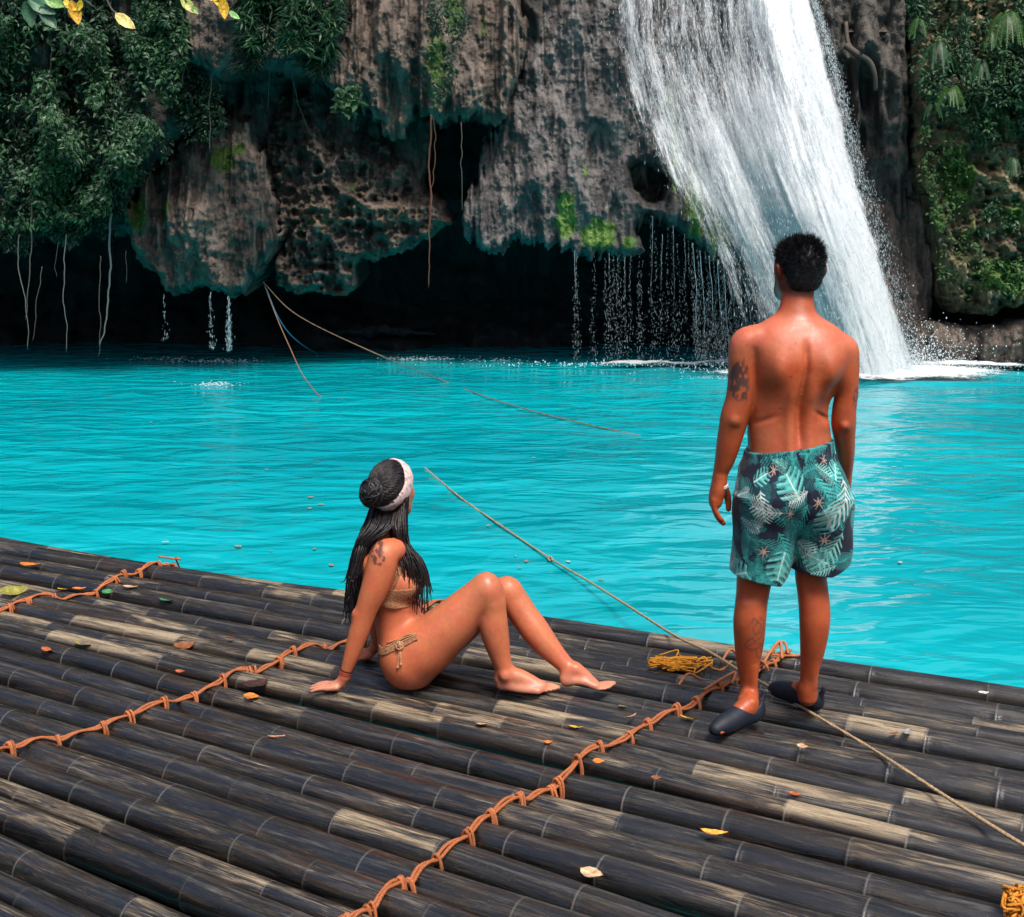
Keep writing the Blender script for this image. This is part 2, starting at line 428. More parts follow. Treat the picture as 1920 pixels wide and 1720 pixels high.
    for dy, l, r in ((-.012, .86, 5.4), (.010, 1.0, 6.0), (.032, 1.02, 6.2), (.054, .97, 6.0)):
        q = [(1339.5, 938), (1339, 950), (1343, 963), (1349, 974), (1356, 981)]
        px = [(1339.5 + (x - 1339.5) * l, 938 + (y - 938) * l, .034 + dy * (1 - .25 * i / 4) - .012, r * (1.12 - .085 * i)) for i, (x, y) in enumerate(q)]
        chain(Fd, px, k=.004)
    chain(Fd, [(1354, 912, .05, 10), (1362, 926, .062, 8), (1365.5, 940, .066, 6.3), (1366, 955, .064, 5.3)], k=.007)
    # right hand rests at the front of the thigh
    chain(Fd, [(1584, 900, .115, 11.5), (1580, 920, .135, 15), (1577, 938, .145, 14)], k=.01, scale=(1, 1.2, 1))
    for i, dx in enumerate((-9, -3, 3, 9)):
        chain(Fd, [(1577 + dx, 940, .15, 6), (1575 + dx, 960, .155, 5.5), (1571 + dx, 976 - abs(dx + 1) * .5, .15, 5)], k=.003)
    chain(Fd, [(1574, 912, .14, 8), (1565, 930, .165, 6.5), (1561, 946, .17, 5.4)], k=.006)
    # ---- legs
    chain(Fd, [(1440, 950, -.01, 50), (1432, 1010, .0, 46), (1420, 1060, .008, 37), (1414, 1090, .01, 32.5), (1411, 1114, .006, 30.5), (1408, 1138, -.004, 30), (1405.5, 1165, -.01, 30.3),
               (1405, 1195, -.006, 28.5), (1403.5, 1225, .002, 24.5), (1403, 1255, .01, 19.5), (1403.5, 1280, .014, 16), (1402.5, 1305, .014, 16.5), (1403, 1322, .0, 18)], k=.02, scale=(1, 1.1, 1))
    chain(Fd, [(1535, 950, -.01, 50), (1530, 1000, .0, 42), (1523, 1050, .01, 32), (1520.5, 1080, .012, 29), (1524, 1110, .008, 28.5), (1527, 1140, -.002, 28.8), (1527.5, 1170, -.006, 28),
               (1525, 1205, .0, 24.5), (1520.5, 1240, .012, 19.5), (1516.5, 1268, .02, 15.8), (1515, 1290, .025, 16.5), (1514, 1306, .03, 18)], k=.02, scale=(1, 1.1, 1))
    # knee-pit hollows and calf split
    chain(Fd, [(1399, 1106, -.066, 5), (1400, 1120, -.062, 4)], k=.03, op='s'); chain(Fd, [(1513, 1092, -.06, 5), (1515, 1106, -.056, 4)], k=.03, op='s')
    # Achilles tendons, ankle bones
    chain(Fd, [(1412, 1250, -.022, 8), (1415, 1300, -.012, 6)], k=.014); chain(Fd, [(1524, 1240, -.01, 8), (1526, 1286, .0, 6)], k=.014)
    lh, lt = G(1421, 1350), G(1346, 1376); ld = (lt - lh) / np.linalg.norm(lt - lh); lt = lh + ld * .235
    rh, rt = G(1532, 1335), G(1468, 1308); rd = (rt - rh) / np.linalg.norm(rt - rh); rt = rh + rd * .235
    feet = ((lh, ld), (rh, rd))
    ank = ((1403, 1305, .012), (1514, 1292, .028))
    for (h, d), a in zip(feet, ank):
        u = np.array([0, 0, 1.0]); an = M(*a)
        Fd.chain([an, h + d * .055 + u * .075, h + d * .10 + u * .055, h + d * .15 + u * .035, h + d * .195 + u * .024], [.030, .037, .033, .027, .020], k=.02)
        Fd.chain([h + d * .03 + u * .035, h + d * .06 + u * .04], [.028, .028], k=.02)
        sd = np.array([-d[1], d[0], 0])
        for s in (-1, 1): Fd.chain([h + d * .065 + u * .092 + sd * .026 * s], [.012], k=.012)
        for j in range(5): Fd.chain([h + d * .19 + sd * (.022 - .011 * j) + u * .018, h + d * (.225 - .006 * j) + sd * (.024 - .012 * j) + u * .014], [.0085, .0075], k=.005)
    Fd.cut(lambda X, Y, Z: .002 - Z + 0 * X + 0 * Y, k=.003)
    V, Q = Fd.surface(); V = relax(V, Q, 2, .5); N = vnormals(V, Q)
    if (np.einsum('ij,ij->i', V - V.mean(0), N)).mean() < 0: Q = Q[:, ::-1].copy(); N = -N
    # ---- skin colour
    c = np.tile(np.array([.44, .090, .031]), (len(V), 1))
    nz = fbm(V[:, 0] * 9, V[:, 1] * 9, V[:, 2] * 9, 4, 3)[:, None]
    zs = V[:, 2]
    n2 = fbm(V[:, 0] * 38, V[:, 1] * 38, V[:, 2] * 38, 3, 19)[:, None]; c = c * (1 + .30 * nz + .08 * n2) * np.clip(1 + np.array([.0, -.16, -.22]) * (nz * 1.2 + .2), .6, 1.3)
    up = (sstep(zz(700), zz(630), zs) * sstep(zz(575), zz(600), zs))[:, None]
    c = c * (1 - .55 * up) + np.array([.62, .185, .105]) * .55 * up                          # sunburnt shoulders
    lw = (sstep(zz(790), zz(820), zs) * sstep(zz(870), zz(840), zs) * 0 + np.exp(-((zs - zz(815)) / .05) ** 2))[:, None]
    inner = ((V[:, 0] > M(1400, 800)[0]) & (V[:, 0] < M(1562, 800)[0]))[:, None]
    c = np.where(inner, c * (1 - .3 * lw) + np.array([.52, .17, .09]) * .3 * lw, c)
    elb = np.exp(-(((V[:, 0] - M(1377, 792)[0]) / .028) ** 2 + ((zs - zz(795)) / .03) ** 2)) * (V[:, 1] < Y0) + np.exp(-(((V[:, 0] - M(1584, 803)[0]) / .02) ** 2 + ((zs - zz(805)) / .025) ** 2)) * (V[:, 1] < Y0 + .02)
    c = c * (1 - .18 * elb[:, None])
    # px coordinates of every vertex as seen square on, for marks that sit on the skin
    sx, sy = V[:, 0], V[:, 2]
    def inkmask(cx, cy, w, h, seed, sc, th, sharp=.1):
        p = M(cx, cy); s = mpp(p); u = (sx - p[0]) / (w * s); v = -(sy - p[2]) / (h * s)
        r = np.sqrt(u ** 2 + v ** 2)
        return np.where(r < 1.25, sstep(1.15, .85, r + .25 * fbm(u * 2.5, v * 2.5, 0, 3, seed)) * sstep(th - sharp, th + sharp, fbm(u * sc, v * sc, .3, 4, seed + 9)), 0)
    rear = V[:, 1] < Y0 + .015
    t1 = inkmask(1383, 715, 17, 40, 5, 3.2, -.12) * rear * (sx < M(1402, 715)[0])
    t2 = np.zeros(len(V))                                # line drawing of a flower on the left calf
    for ln in ([(1420, 1148), (1429, 1158), (1426, 1174), (1413, 1180), (1399, 1191)], [(1399, 1201), (1412, 1193), (1425, 1183), (1431, 1171)], [(1404, 1209), (1418, 1206), (1428, 1197), (1432, 1186)], [(1412, 1180), (1407, 1168), (1416, 1157), (1424, 1166), (1412, 1180)],
               [(1414, 1211), (1419, 1226), (1428, 1222), (1424, 1210)], [(1399, 1191), (1394, 1201), (1404, 1209)], [(1418, 1158), (1409, 1149), (1404, 1158)], [(1412, 1193), (1404, 1186), (1399, 1191)], [(1420, 1196), (1428, 1206), (1431, 1214)]):
        q = spline(np.array([M(x - 2, y)[[0, 2]] for x, y in ln]), 30)
        near_ = (np.abs(sx - q[:, 0].mean()) < .09) & (np.abs(sy - q[:, 1].mean()) < .12)
        idx = np.where(near_)[0]; dd = np.min(np.hypot(sx[idx, None] - q[None, :, 0], sy[idx, None] - q[None, :, 1]), 1); t2[idx] = np.maximum(t2[idx], np.exp(-(dd / .0026) ** 2))
    t2 = t2 * rear
    t3 = inkmask(1602, 745, 8, 20, 8, 4, -.05) * rear
    for t, w, ink in ((t1, .86, (.035, .030, .032)), (t2, .8, (.05, .04, .045)), (t3, .75, (.05, .04, .04))):
        c = c * (1 - w * t[:, None]) + np.array(ink) * w * t[:, None]
    pr = M(1593, 770); ring = np.exp(-((np.hypot(sx - pr[0], (sy - pr[2]) * .9) - .016) / .0045) ** 2) * rear * .7 + np.exp(-((np.hypot(sx - pr[0], sy - pr[2]) - .007) / .003) ** 2) * rear * .6
    c = c * (1 - ring[:, None]) + np.array([.42, .07, .04]) * ring[:, None]
    for mx, my in ((1526, 675), (1520, 616), (1470, 700), (1545, 720), (1452, 760), (1480, 640)):
        p = M(mx, my); m = np.exp(-(((sx - p[0]) ** 2 + (sy - p[2]) ** 2) / .0028 ** 2)) * rear; c = c * (1 - .7 * m[:, None])
    # lips, stubble, eyes
    lp = (V - hc) @ RH
    jaw = sstep(-.045, -.075, lp[:, 2]) * sstep(.0, .04, lp[:, 1]) * (lp[:, 2] > -.16); c = c * (1 - .62 * jaw[:, None])
    lip = np.exp(-((lp[:, 0] / .024) ** 4 + ((lp[:, 2] + .069) / .010) ** 4)) * (lp[:, 1] > .08); c = c * (1 - .8 * lip[:, None]) + np.array([.35, .08, .06]) * .8 * lip[:, None]
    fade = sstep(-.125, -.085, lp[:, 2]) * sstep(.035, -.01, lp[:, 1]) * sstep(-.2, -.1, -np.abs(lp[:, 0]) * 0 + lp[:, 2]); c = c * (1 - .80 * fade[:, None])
    for s in (-1, 1):
        d = np.hypot(lp[:, 0] - .033 * s, lp[:, 2] - .006); m = (lp[:, 1] > .08) * (d < .010)
        c = np.where(m[:, None], np.where((d < .005)[:, None], [.02, .01, .008], [.6, .55, .5]), c)
        br = np.exp(-(((lp[:, 0] - .032 * s) / .018) ** 4 + ((lp[:, 2] - .029) / .005) ** 4)) * (lp[:, 1] > .07); c = c * (1 - .9 * br[:, None])
    # feet are hidden in the shoes up to the ankle
    body = mesh('body', V - base, Q, MAT['skin'], root, np.clip(c, 0, 1)); body.location = (0, 0, 0)
    # ---- hair
    HF = Field(hc - .14, hc + .14, .004)
    HF.ell(H(0, -.008, .004), (.0770, .099, .078), k=.01, R=RH)
    HF.ell(H(0, -.040, -.045), (.060, .056, .066), k=.02, R=RH)
    def hairline(X, Y, Z):
        q = [(X - hc[0]) * RH[0, i] + (Y - hc[1]) * RH[1, i] + (Z - hc[2]) * RH[2, i] for i in range(3)]
        low = np.where(q[1] < -.03, -.088, np.where(q[1] < .03, -.088 + (q[1] + .03) / .06 * .076, -.012 + (q[1] - .03) * 1.0))
        around_ear = np.exp(-((q[1] + .004) / .022) ** 2) * .034
        return low + around_ear - q[2] + .010 * fbm(q[0] * 60, q[1] * 60, q[2] * 30, 2, 66)
    HF.cut(hairline, k=.012)
    hv, hq = HF.surface(); hn = vnormals(hv, hq)
    if np.einsum('ij,ij->i', hv - hv.mean(0), hn).mean() < 0: hq = hq[:, ::-1]; hn = -hn
    n1 = fbm(hv[:, 0] * 55, hv[:, 1] * 55, hv[:, 2] * 40, 3, 21)
    topw = sstep(-.06, .06, ((hv - hc) @ RH)[:, 2])
    hv = hv + hn * (.0070 * n1 * (.35 + topw) + .002)[:, None]
    hr = np.random.default_rng(5)
    pick = hr.choice(len(hv), 12000, p=None)
    b = hv[pick]; n = hn[pick]; q = (b - hc) @ RH; tw = sstep(-.05, .07, q[:, 2])
    t = np.cross(n, hr.normal(size=n.shape)); t /= np.linalg.norm(t, axis=1, keepdims=True)
    L = (.006 + .020 * tw ** 2) * hr.uniform(.6, 1.4, len(b))
    sweep = np.stack([hr.normal(0, .5, len(b)), -.2 + hr.normal(0, .5, len(b)), (-.9 + 1.5 * tw) + hr.normal(0, .3, len(b))], 1)
    d = n * (.35 + .6 * tw[:, None]) + sweep * .45; d /= np.linalg.norm(d, axis=1, keepdims=True)
    w = .0011
    sv = np.stack([b - t * w - n * .002, b + t * w - n * .002, b + d * L[:, None]], 1).reshape(-1, 3)
    allv = np.concatenate([hv, sv]); T = len(hv) + np.arange(len(sv)).reshape(-1, 3)
    mesh('hair', allv - base, hq, MAT['hair'], root, None, None, True, T)
    # ---- shorts
    lo = M(1352, 900)[0]; hi2 = M(1612, 900)[0]
    S = Field([lo, Y0 - .24, zz(1105)], [hi2, Y0 + .24, zz(812)], .0026)
    folds = lambda X, Y, Z: (.0016 * np.sin(X * 380 + 9 * Z) * sstep(zz(862), zz(850), Z) + .0075 * fbm(X * 8 + 3 * Z, Y * 7, Z * 4, 2, 31) * sstep(zz(850), zz(900), Z) + .0034 * fbm(X * 20 + Z * 9, Y * 20, Z * 9, 2, 32)).astype(f32)
    fm = lambda X, Y, Z, g: folds(X, Y, Z)
    S.loft([lrow(812, 1400, 1561, .002, .131), lrow(835, 1399, 1562, .0, .132), lrow(852, 1397, 1565, -.002, .134), lrow(878, 1386, 1577, -.004, .136), lrow(910, 1381, 1587, -.008, .143),
            lrow(945, 1378, 1592, -.006, .142), lrow(972, 1380, 1590, .0, .124), lrow(1000, 1392, 1580, .01, .085), lrow(1020, 1420, 1555, .02, .04)], k=.003, e=2.3, mod=fm)
    S.loft([lrow(930, 1380, 1492, -.004, .130), lrow(980, 1375, 1494, 0, .126), lrow(1020, 1373, 1490, .002, .118), lrow(1060, 1368.5, 1481, .002, .113), lrow(1100, 1364, 1474, .002, .112)], k=.03, e=2.3, mod=fm)
    S.loft([lrow(930, 1482, 1592, -.004, .130), lrow(980, 1486, 1595, 0, .124), lrow(1020, 1486.5, 1596.5, .004, .114), lrow(1050, 1485, 1595, .006, .108), lrow(1090, 1484, 1593, .006, .106)], k=.03, e=2.3, mod=fm)
    # seat: two soft cheeks and the centre seam
    for x, y in ((1444, 935), (1540, 930)): S.ell(M(x, y, -.075), (.078, .075, .085), k=.05)
    sm = [M(x, y, -.148 + dd) for x, y, dd in ((1514, 850, .02), (1514, 900, .0), (1512, 950, -.004), (1503, 1000, .02), (1490, 1040, .05))]
    S.chain(sm, [.004] * 5, k=.014, op='s', seg=24)
    def plane(p, q):                                    # half-space below the line p-q in a front view
        a, b = M(*p), M(*q); sl = (b[2] - a[2]) / (b[0] - a[0])
        return lambda X, Y, Z: (a[2] + (X - a[0]) * sl - Z + 0 * Y) / math.sqrt(1 + sl * sl)
    top = plane((1402, 846), (1558, 823)); S.cut(lambda X, Y, Z: -top(X, Y, Z) - .02 * (Y - Y0 + .1), k=.004)
    xs = M(1482, 1040)[0]
    lh1 = plane((1366, 1071), (1460, 1090)); lh2 = plane((1455, 1090), (1474, 1075)); rh1 = plane((1486, 1066), (1550, 1071)); rh2 = plane((1546, 1072), (1594, 1050))
    S.cut(lambda X, Y, Z: np.where(X < xs, np.maximum(lh1(X, Y, Z), lh2(X, Y, Z)), np.maximum(rh1(X, Y, Z), rh2(X, Y, Z))) + .12 * (Y - Y0 + .1) * 0, k=.004)
    chain(S, [(1420, 1115, .004, 46), (1421, 1085, .004, 45), (1424, 1050, .004, 42)], k=.006, op='s', scale=(1, 1.0, 1))
    chain(S, [(1539, 1100, .006, 44), (1538, 1065, .006, 43), (1536, 1030, .006, 40)], k=.006, op='s', scale=(1, 1.0, 1))
    sv_, sq = S.surface(); sv_ = relax(sv_, sq, 1, .5); sn = vnormals(sv_, sq)
    if np.einsum('ij,ij->i', sv_ - sv_.mean(0), sn).mean() < 0: sq = sq[:, ::-1].copy()
    canvas = leaf_print()
    pm = M(1485, 950); s = mpp(pm)
    th = np.arctan2(sv_[:, 0] - pm[0], -(sv_[:, 1] - Y0))
    u = th * 112 + 360; v = (pm[2] - sv_[:, 2]) / s * 1.0 + 140
    ui = np.clip((u * 2).astype(int), 0, canvas.shape[1] - 1); vi = np.clip((v * 2).astype(int), 0, canvas.shape[0] - 1)
    mesh('swim_shorts', sv_ - base, sq, MAT['cloth'], root, canvas[vi, ui])
    # ---- bracelet
    mb = MB(); w = M(1349.5, 909, .036); th = np.linspace(0, 2 * np.pi, 25)
    for dz, cc in ((.0, (.75, .72, .68)), (-.0065, (.55, .5, .46)), (-.012, (.09, .07, .06))):
        mb.tube(np.stack([w[0] + .0285 * np.cos(th) + .01 * (dz * 10) * 0, w[1] + .036 * np.sin(th), w[2] + dz + .003 * np.cos(th * 2)], -1), .0028, 6, cc)
    o = mb.build('bracelet', MAT['trim'], root); o.data.transform(__import__('mathutils').Matrix.Translation(-__import__('mathutils').Vector(base)))
    # ---- water shoes
    for (h, d), nm in zip(feet, ('a', 'b')):
        u = np.array([0, 0, 1.0]); sd = np.array([-d[1], d[0], 0])
        K = Field(np.minimum(h - d * .05, h + d * .28) - .08, np.maximum(h - d * .05, h + d * .28) + np.array([.08, .08, .16]), .0033)
        K.chain([h + d * .012 + u * .036, h + d * .03 + u * .034, h + d * .08 + u * .034, h + d * .14 + u * .032, h + d * .19 + u * .026, h + d * .225 + u * .02], [.034, .038, .037, .039, .036, .026], k=.01, scale=(1, 1, 1))
        K.chain([h + d * .008 + u * .06, h + d * .02 + u * .075], [.026, .026], k=.02)
        K.chain([h + d * .09 + u * .055, h + d * .13 + u * .042], [.033, .03], k=.02)
        def collar(X, Y, Z):                           # the opening dips at the ankle and rises to the pull tab
            t = (X - h[0]) * d[0] + (Y - h[1]) * d[1]
            return Z - np.interp(t, [-.06, -.02, .03, .08, .13, .3], [.098, .092, .064, .074, .2, .2])
        K.cut(collar, k=.004)
        K.chain([h + d * .05 + u * .16, h + d * .055 + u * .055], [.034, .030], k=.004, op='s')
        K.chain([h - d * .014 + u * .060, h - d * .024 + u * .086, h - d * .027 + u * .104], [.010, .009, .007], k=.006)
        for j in range(4): K.chain([h - d * .035 + sd * (-.02) + u * (.045 + .011 * j), h - d * .028 + sd * .02 + u * (.045 + .011 * j)], [.003, .003], k=.004, op='s')
        K.cut(lambda X, Y, Z: .001 - Z + 0 * X + 0 * Y, k=.003)
        v, q = K.surface(); v = relax(v, q, 1); n = vnormals(v, q)
        if np.einsum('ij,ij->i', v - v.mean(0), n).mean() < 0: q = q[:, ::-1]
        cc = np.tile(np.array([.006, .010, .020]), (len(v), 1)); sole = (v[:, 2] < .014)
        cc[sole] = (.008, .009, .011)
        mesh('water_shoe', v - base, q, MAT['neoprene'], root, cc)
    return root

def leaf_print():
    """the tropical leaf print of the shorts, drawn on a 720 x 290 sheet at two samples per unit"""
    W, Hh = 1440, 620
    im = np.tile(np.array([.010, .014, .034]), (Hh, W, 1))
    yy, xx = np.mgrid[0:Hh, 0:W].astype(f32) / 2
    r = np.random.default_rng(4)
    pal = [(.03, .30, .30), (.05, .42, .40), (.02, .20, .22), (.16, .55, .50), (.55, .72, .68), (.42, .60, .56), (.02, .12, .13)]
    def blend(m, c, box):
        im[box] = im[box] * (1 - m[..., None]) + np.array(c) * m[..., None]
    def box(cx, cy, R):
        return (slice(int(max(0, (cy - R) * 2)), int(max(0, min(Hh, (cy + R) * 2)))), slice(int(max(0, (cx - R) * 2)), int(max(0, min(W, (cx + R) * 2)))))
    def frond(cx, cy, a, L, c, n=15, wid=.42, lw=1.5):
        b = box(cx, cy, L * 1.3)
        if im[b].size == 0: return
        X, Y = xx[b] - cx, yy[b] - cy; u = X * math.cos(a) + Y * math.sin(a); v = -X * math.sin(a) + Y * math.cos(a)
        v = v + .0035 * u * u * (1 if cx % 2 > 1 else -1)
        m = sstep(1.2, .5, np.abs(v)) * ((u > 0) & (u < L))
        ph = (u - np.abs(v) * .95) / L * n; k = np.floor(ph); t = np.abs(v) / (L * wid * np.sin(np.pi * np.clip((k + .8) / (n + 1), 0.03, .97)) ** .7)
        f = np.abs(ph - k - .5)
        m2 = sstep(.34, .22, f + .16 * t) * sstep(1.0, .9, t) * ((k >= 0) & (k < n))
        sh = 1 - .35 * (v > 0)
        M_ = np.clip(m + m2 * .95, 0, 1); im[b] = im[b] * (1 - M_[..., None]) + np.array(c) * sh[..., None] * M_[..., None]
    def monstera(cx, cy, a, R, c1, c2):
        b = box(cx, cy, R * 1.25)
        if im[b].size == 0: return
        X, Y = xx[b] - cx, yy[b] - cy; u = X * math.cos(a) + Y * math.sin(a); v = -X * math.sin(a) + Y * math.cos(a)
        rr = np.hypot(u * .95, v) ; th = np.arctan2(v, u)
        out = R * (.92 + .10 * np.cos(th) - .25 * np.exp(-((np.abs(th) - np.pi) / .35) ** 2))
        ph = (np.abs(v) * 1.0 + .0) ; q = (u + .55 * np.abs(v)) / (R * .40); k = q - np.floor(q)
        cutm = sstep(.30, .18, np.abs(k - .5)) * sstep(.30, .55, rr / out) * (np.abs(v) > R * .12)
        m = sstep(out, out - 1.5, rr) * (1 - cutm)
        lite = np.clip(.35 + .65 * sstep(.0, 1, np.abs(k - .05) * 1.6) * (.4 + .6 * rr / R), 0, 1)
        col = np.array(c1) * (1 - lite[..., None]) + np.array(c2) * lite[..., None]
        rib = sstep(1.6, .6, np.abs(v)); col = col * (1 - rib[..., None]) + np.array([.6, .75, .7]) * rib[..., None]
        im[b] = im[b] * (1 - m[..., None]) + col * m[..., None]
    def spray(cx, cy, L, c, n=9, a0=0, da=2 * math.pi):
        b = box(cx, cy, L)
        if im[b].size == 0: return
        X, Y = xx[b] - cx, yy[b] - cy; rr = np.hypot(X, Y)
        for i in range(n):
            a = a0 + da * i / n + r.uniform(-.15, .15); u = X * math.cos(a) + Y * math.sin(a); v = -X * math.sin(a) + Y * math.cos(a)
            m = sstep(1.0, .5, np.abs(v) / np.clip(1.7 * (1 - u / L) + .15, .1, 9)) * ((u > 1) & (u < L * r.uniform(.6, 1)))
            im[b] = im[b] * (1 - m[..., None]) + np.array(c) * m[..., None]
    DK, TE, T2, MI, WH = (.014, .13, .14), (.028, .28, .27), (.045, .42, .40), (.26, .64, .58), (.66, .78, .73)
    pal = [DK, TE, T2, MI, WH]
    ox, oy = 360 - 1485, 140 - 950                       # picture position -> sheet position
    for i in range(250): frond(r.uniform(0, 720), r.uniform(0, 310), r.uniform(0, 6.28), r.uniform(34, 60), pal[r.integers(0, 3)], int(r.integers(8, 11)), r.uniform(.32, .44))
    for i in range(34): frond(*((r.uniform(0, 240), r.uniform(0, 310)) if i % 2 else (r.uniform(490, 720), r.uniform(0, 310))), r.uniform(0, 6.28), r.uniform(34, 56), pal[3 + i % 2], 8, .36)
    for x, y, a, L, k in ((1478, 880, -.5, 46, 2), (1410, 960, 3.0, 50, 1), (1520, 880, .9, 66, 2), (1560, 872, 1.4, 56, 2), (1425, 985, 1.0, 66, 2), (1470, 1030, 1.0, 46, 2), (1500, 930, 1.9, 62, 2), (1530, 1005, 2.6, 44, 1), (1385, 1000, .4, 44, 1), (1565, 1050, -.3, 44, 2)):
        frond(x + ox, y + oy, a, L * 1.1, pal[k], 9, .42)
    for x, y, a, R in ((1455, 890, .9, 36), (1547, 955, .9, 33), (1428, 1060, -1.2, 36), (1552, 1036, .4, 26), (1582, 868, 2.2, 22), (1392, 880, 2.5, 20)):
        spray(x + ox, y + oy, R * 1.35, (.008, .012, .030), 16)
        monstera(x + ox, y + oy, a, R, (.012, .13, .14), (.17, .66, .60))
    for i in range(16): monstera(*((r.uniform(0, 240), r.uniform(10, 300)) if i % 2 else (r.uniform(490, 720), r.uniform(10, 300))), r.uniform(0, 6), r.uniform(22, 32), (.012, .13, .14), (.17, .66, .60))
    for x, y in ((1456, 948), (1560, 1000), (1550, 850), (1395, 1022), (1412, 868), (1522, 925)):
        spray(x + ox, y + oy, 24, (.006, .008, .024), 20); spray(x + ox, y + oy, 16, (.50, .36, .30), 7)
    for x, y, a, L, k in ((1500, 905, 2.6, 44, 4), (1594, 884, 1.8, 80, 4), (1588, 985, 1.75, 62, 3), (1395, 905, 1.25, 52, 4), (1500, 1008, .25, 46, 4), (1522, 858, .4, 40, 3), (1592, 1050, 2.6, 40, 3), (1440, 945, 3.15, 52, 4), (1478, 1075, -1.0, 44, 3), (1405, 850, .3, 34, 3)):
        frond(x + ox, y + oy, a, L * 1.1, pal[k], 8, .38)
    return im
# ================================================================== the seated woman
def build_woman():
    YN = 4.77                                             # her near side; the far side lies at larger d
    def M(x, y, d=0.0): return P(x, y, YN + d)
    def Rm(r, x, y, d=0.0): return r * mpp(M(x, y, d))
    def chain(Fd, rows, k=.01, op='u', scale=(1, 1, 1), seg=None):
        Fd.chain([M(x, y, d) for x, y, d, r in rows], [Rm(r, x, y, d) for x, y, d, r in rows], k, op, seg, scale)
    MID = .17
    def lrow(py, xl, xr, b, cy=MID):
        a, c = M(xl, py, cy), M(xr, py, cy); return (a[2], (a[0] + c[0]) / 2, (c[0] - a[0]) / 2, YN + cy, b)
    base = G(780, 1295, 0.0)
    root = empty('person', base)
    tag(root, 'seated woman in a tan crochet bikini with long black braids and a pale headband', 'person')
    h = .0040
    Fd = Field([M(578, 1200)[0] - .02, YN - .13, -.03], [M(1168, 1200, .1)[0] + .03, YN + .50, M(735, 845, MID)[2] + .03], h)
    # ---- torso, leaning back a little
    zz = lambda y: float(M(740, y, MID)[2])
    def relief(X, Y, Z, g):
        z = Z.ravel(); dx = (X - g[0]) / g[1]
        belly = sstep(.2, .8, dx); cy = YN + MID
        d = .006 * np.exp(-((Y - cy) / .012) ** 2) * belly * (sstep(zz(1185), zz(1150), z) * sstep(zz(1090), zz(1110), z))[None, None]      # midline
        d = d + .010 * np.exp(-((Y - cy) / .015) ** 2) * sstep(-.2, -.8, dx) * (sstep(zz(1235), zz(1180), z) * sstep(zz(1030), zz(1070), z))[None, None]
        side = sstep(cy - .06, cy - .11, Y)
        d = d - .004 * np.exp(-((Z - zz(1120) + .25 * (X - M(740, 1120, MID)[0])) / .014) ** 2) * side
        return d
    Fd.loft([lrow(998, 700, 742, .052), lrow(1010, 694, 748, .085), lrow(1022, 687, 756, .125), lrow(1040, 680, 764, .155), lrow(1065, 676, 771, .160), lrow(1090, 678, 777, .150), lrow(1115, 686, 780, .135),
             lrow(1140, 697, 788, .126), lrow(1165, 703, 796, .130), lrow(1190, 708, 804, .148), lrow(1215, 713, 812, .165), lrow(1240, 719, 815, .172), lrow(1262, 730, 812, .166), lrow(1280, 748, 800, .140), lrow(1290, 762, 790, .09)],
            k=.004, e=2.2, mod=relief)
    # breasts, shoulder blades
    Fd.ell(M(760, 1094, MID - .078), (.060, .062, .062), k=.035); Fd.ell(M(762, 1094, MID + .078), (.060, .062, .062), k=.035)
    chain(Fd, [(690, 1060, .06, 14), (696, 1090, .07, 10)], k=.03)
    # collar bones
    chain(Fd, [(752, 1012, MID - .02, 6), (742, 1018, MID - .10, 6)], k=.015)
    # ---- neck and head
    chain(Fd, [(718, 1012, MID, 30), (722, 990, MID, 23.5), (727, 962, MID, 23), (731, 935, MID, 25)], k=.025)
    hc = M(733, 911, MID)
    fwd = np.array([.56, .83, -.02]); fwd /= np.linalg.norm(fwd); side = np.array([fwd[1], -fwd[0], 0]); side /= np.linalg.norm(side)
    RH = np.stack([side, fwd, np.cross(side, fwd)], 1)
    H = lambda s, f, u: hc + RH @ np.array([s, f, u])
    Fd.ell(H(0, -.004, .0), (.073, .092, .092), k=.03, R=RH); Fd.ell(H(0, .02, -.035), (.064, .074, .07), k=.03, R=RH)
    Fd.chain([H(-.048, .0, -.068), H(-.028, .056, -.100), H(0, .076, -.106), H(.028, .056, -.100), H(.048, .0, -.068)], [.019, .019, .021, .019, .019], k=.03)
    Fd.ell(H(0, .055, -.08), (.042, .042, .042), k=.03, R=RH)
    Fd.chain([H(0, .089, .006), H(0, .108, -.038)], [.008, .0125], k=.012)
    for s in (-1, 1):
        Fd.ell(H(.032 * s, .088, .002), (.019, .012, .011), k=.01, op='s', R=RH); Fd.ell(H(.031 * s, .077, .0), (.0125, .0125, .0125), k=.002, R=RH)
        Fd.chain([H(.014 * s, .092, .02), H(.047 * s, .078, .022)], [.007, .006], k=.012)
        Fd.ell(H(.034 * s, .066, -.036), (.022, .022, .022), k=.025, R=RH)
        Fd.ell(H(.073 * s, -.004, -.026), (.008, .018, .028), k=.008, R=RH)
    Fd.chain([H(-.021, .090, -.062), H(0, .099, -.060), H(.021, .090, -.062)], [.006, .009, .006], k=.006); Fd.chain([H(-.019, .089, -.073), H(0, .098, -.074), H(.019, .089, -.073)], [.006, .010, .006], k=.004)
    # ---- near arm, propped behind her, hand flat on the bamboo with the fingers pointing back
    chain(Fd, [(738, 1032, .060, 23), (722, 1040, .025, 27.5), (716, 1062, .012, 28), (709, 1085, .006, 27.5), (700, 1110, .0, 25), (690, 1135, -.004, 21.5), (682, 1158, -.006, 19.5),
               (674, 1182, -.008, 18.8), (667, 1205, -.010, 17), (659, 1230, -.012, 14.5), (651, 1253, -.012, 11.5), (647, 1267, -.012, 10.4)], k=.018)
    chain(Fd, [(668, 1152, -.012, 8), (672, 1166, -.012, 6)], k=.02)
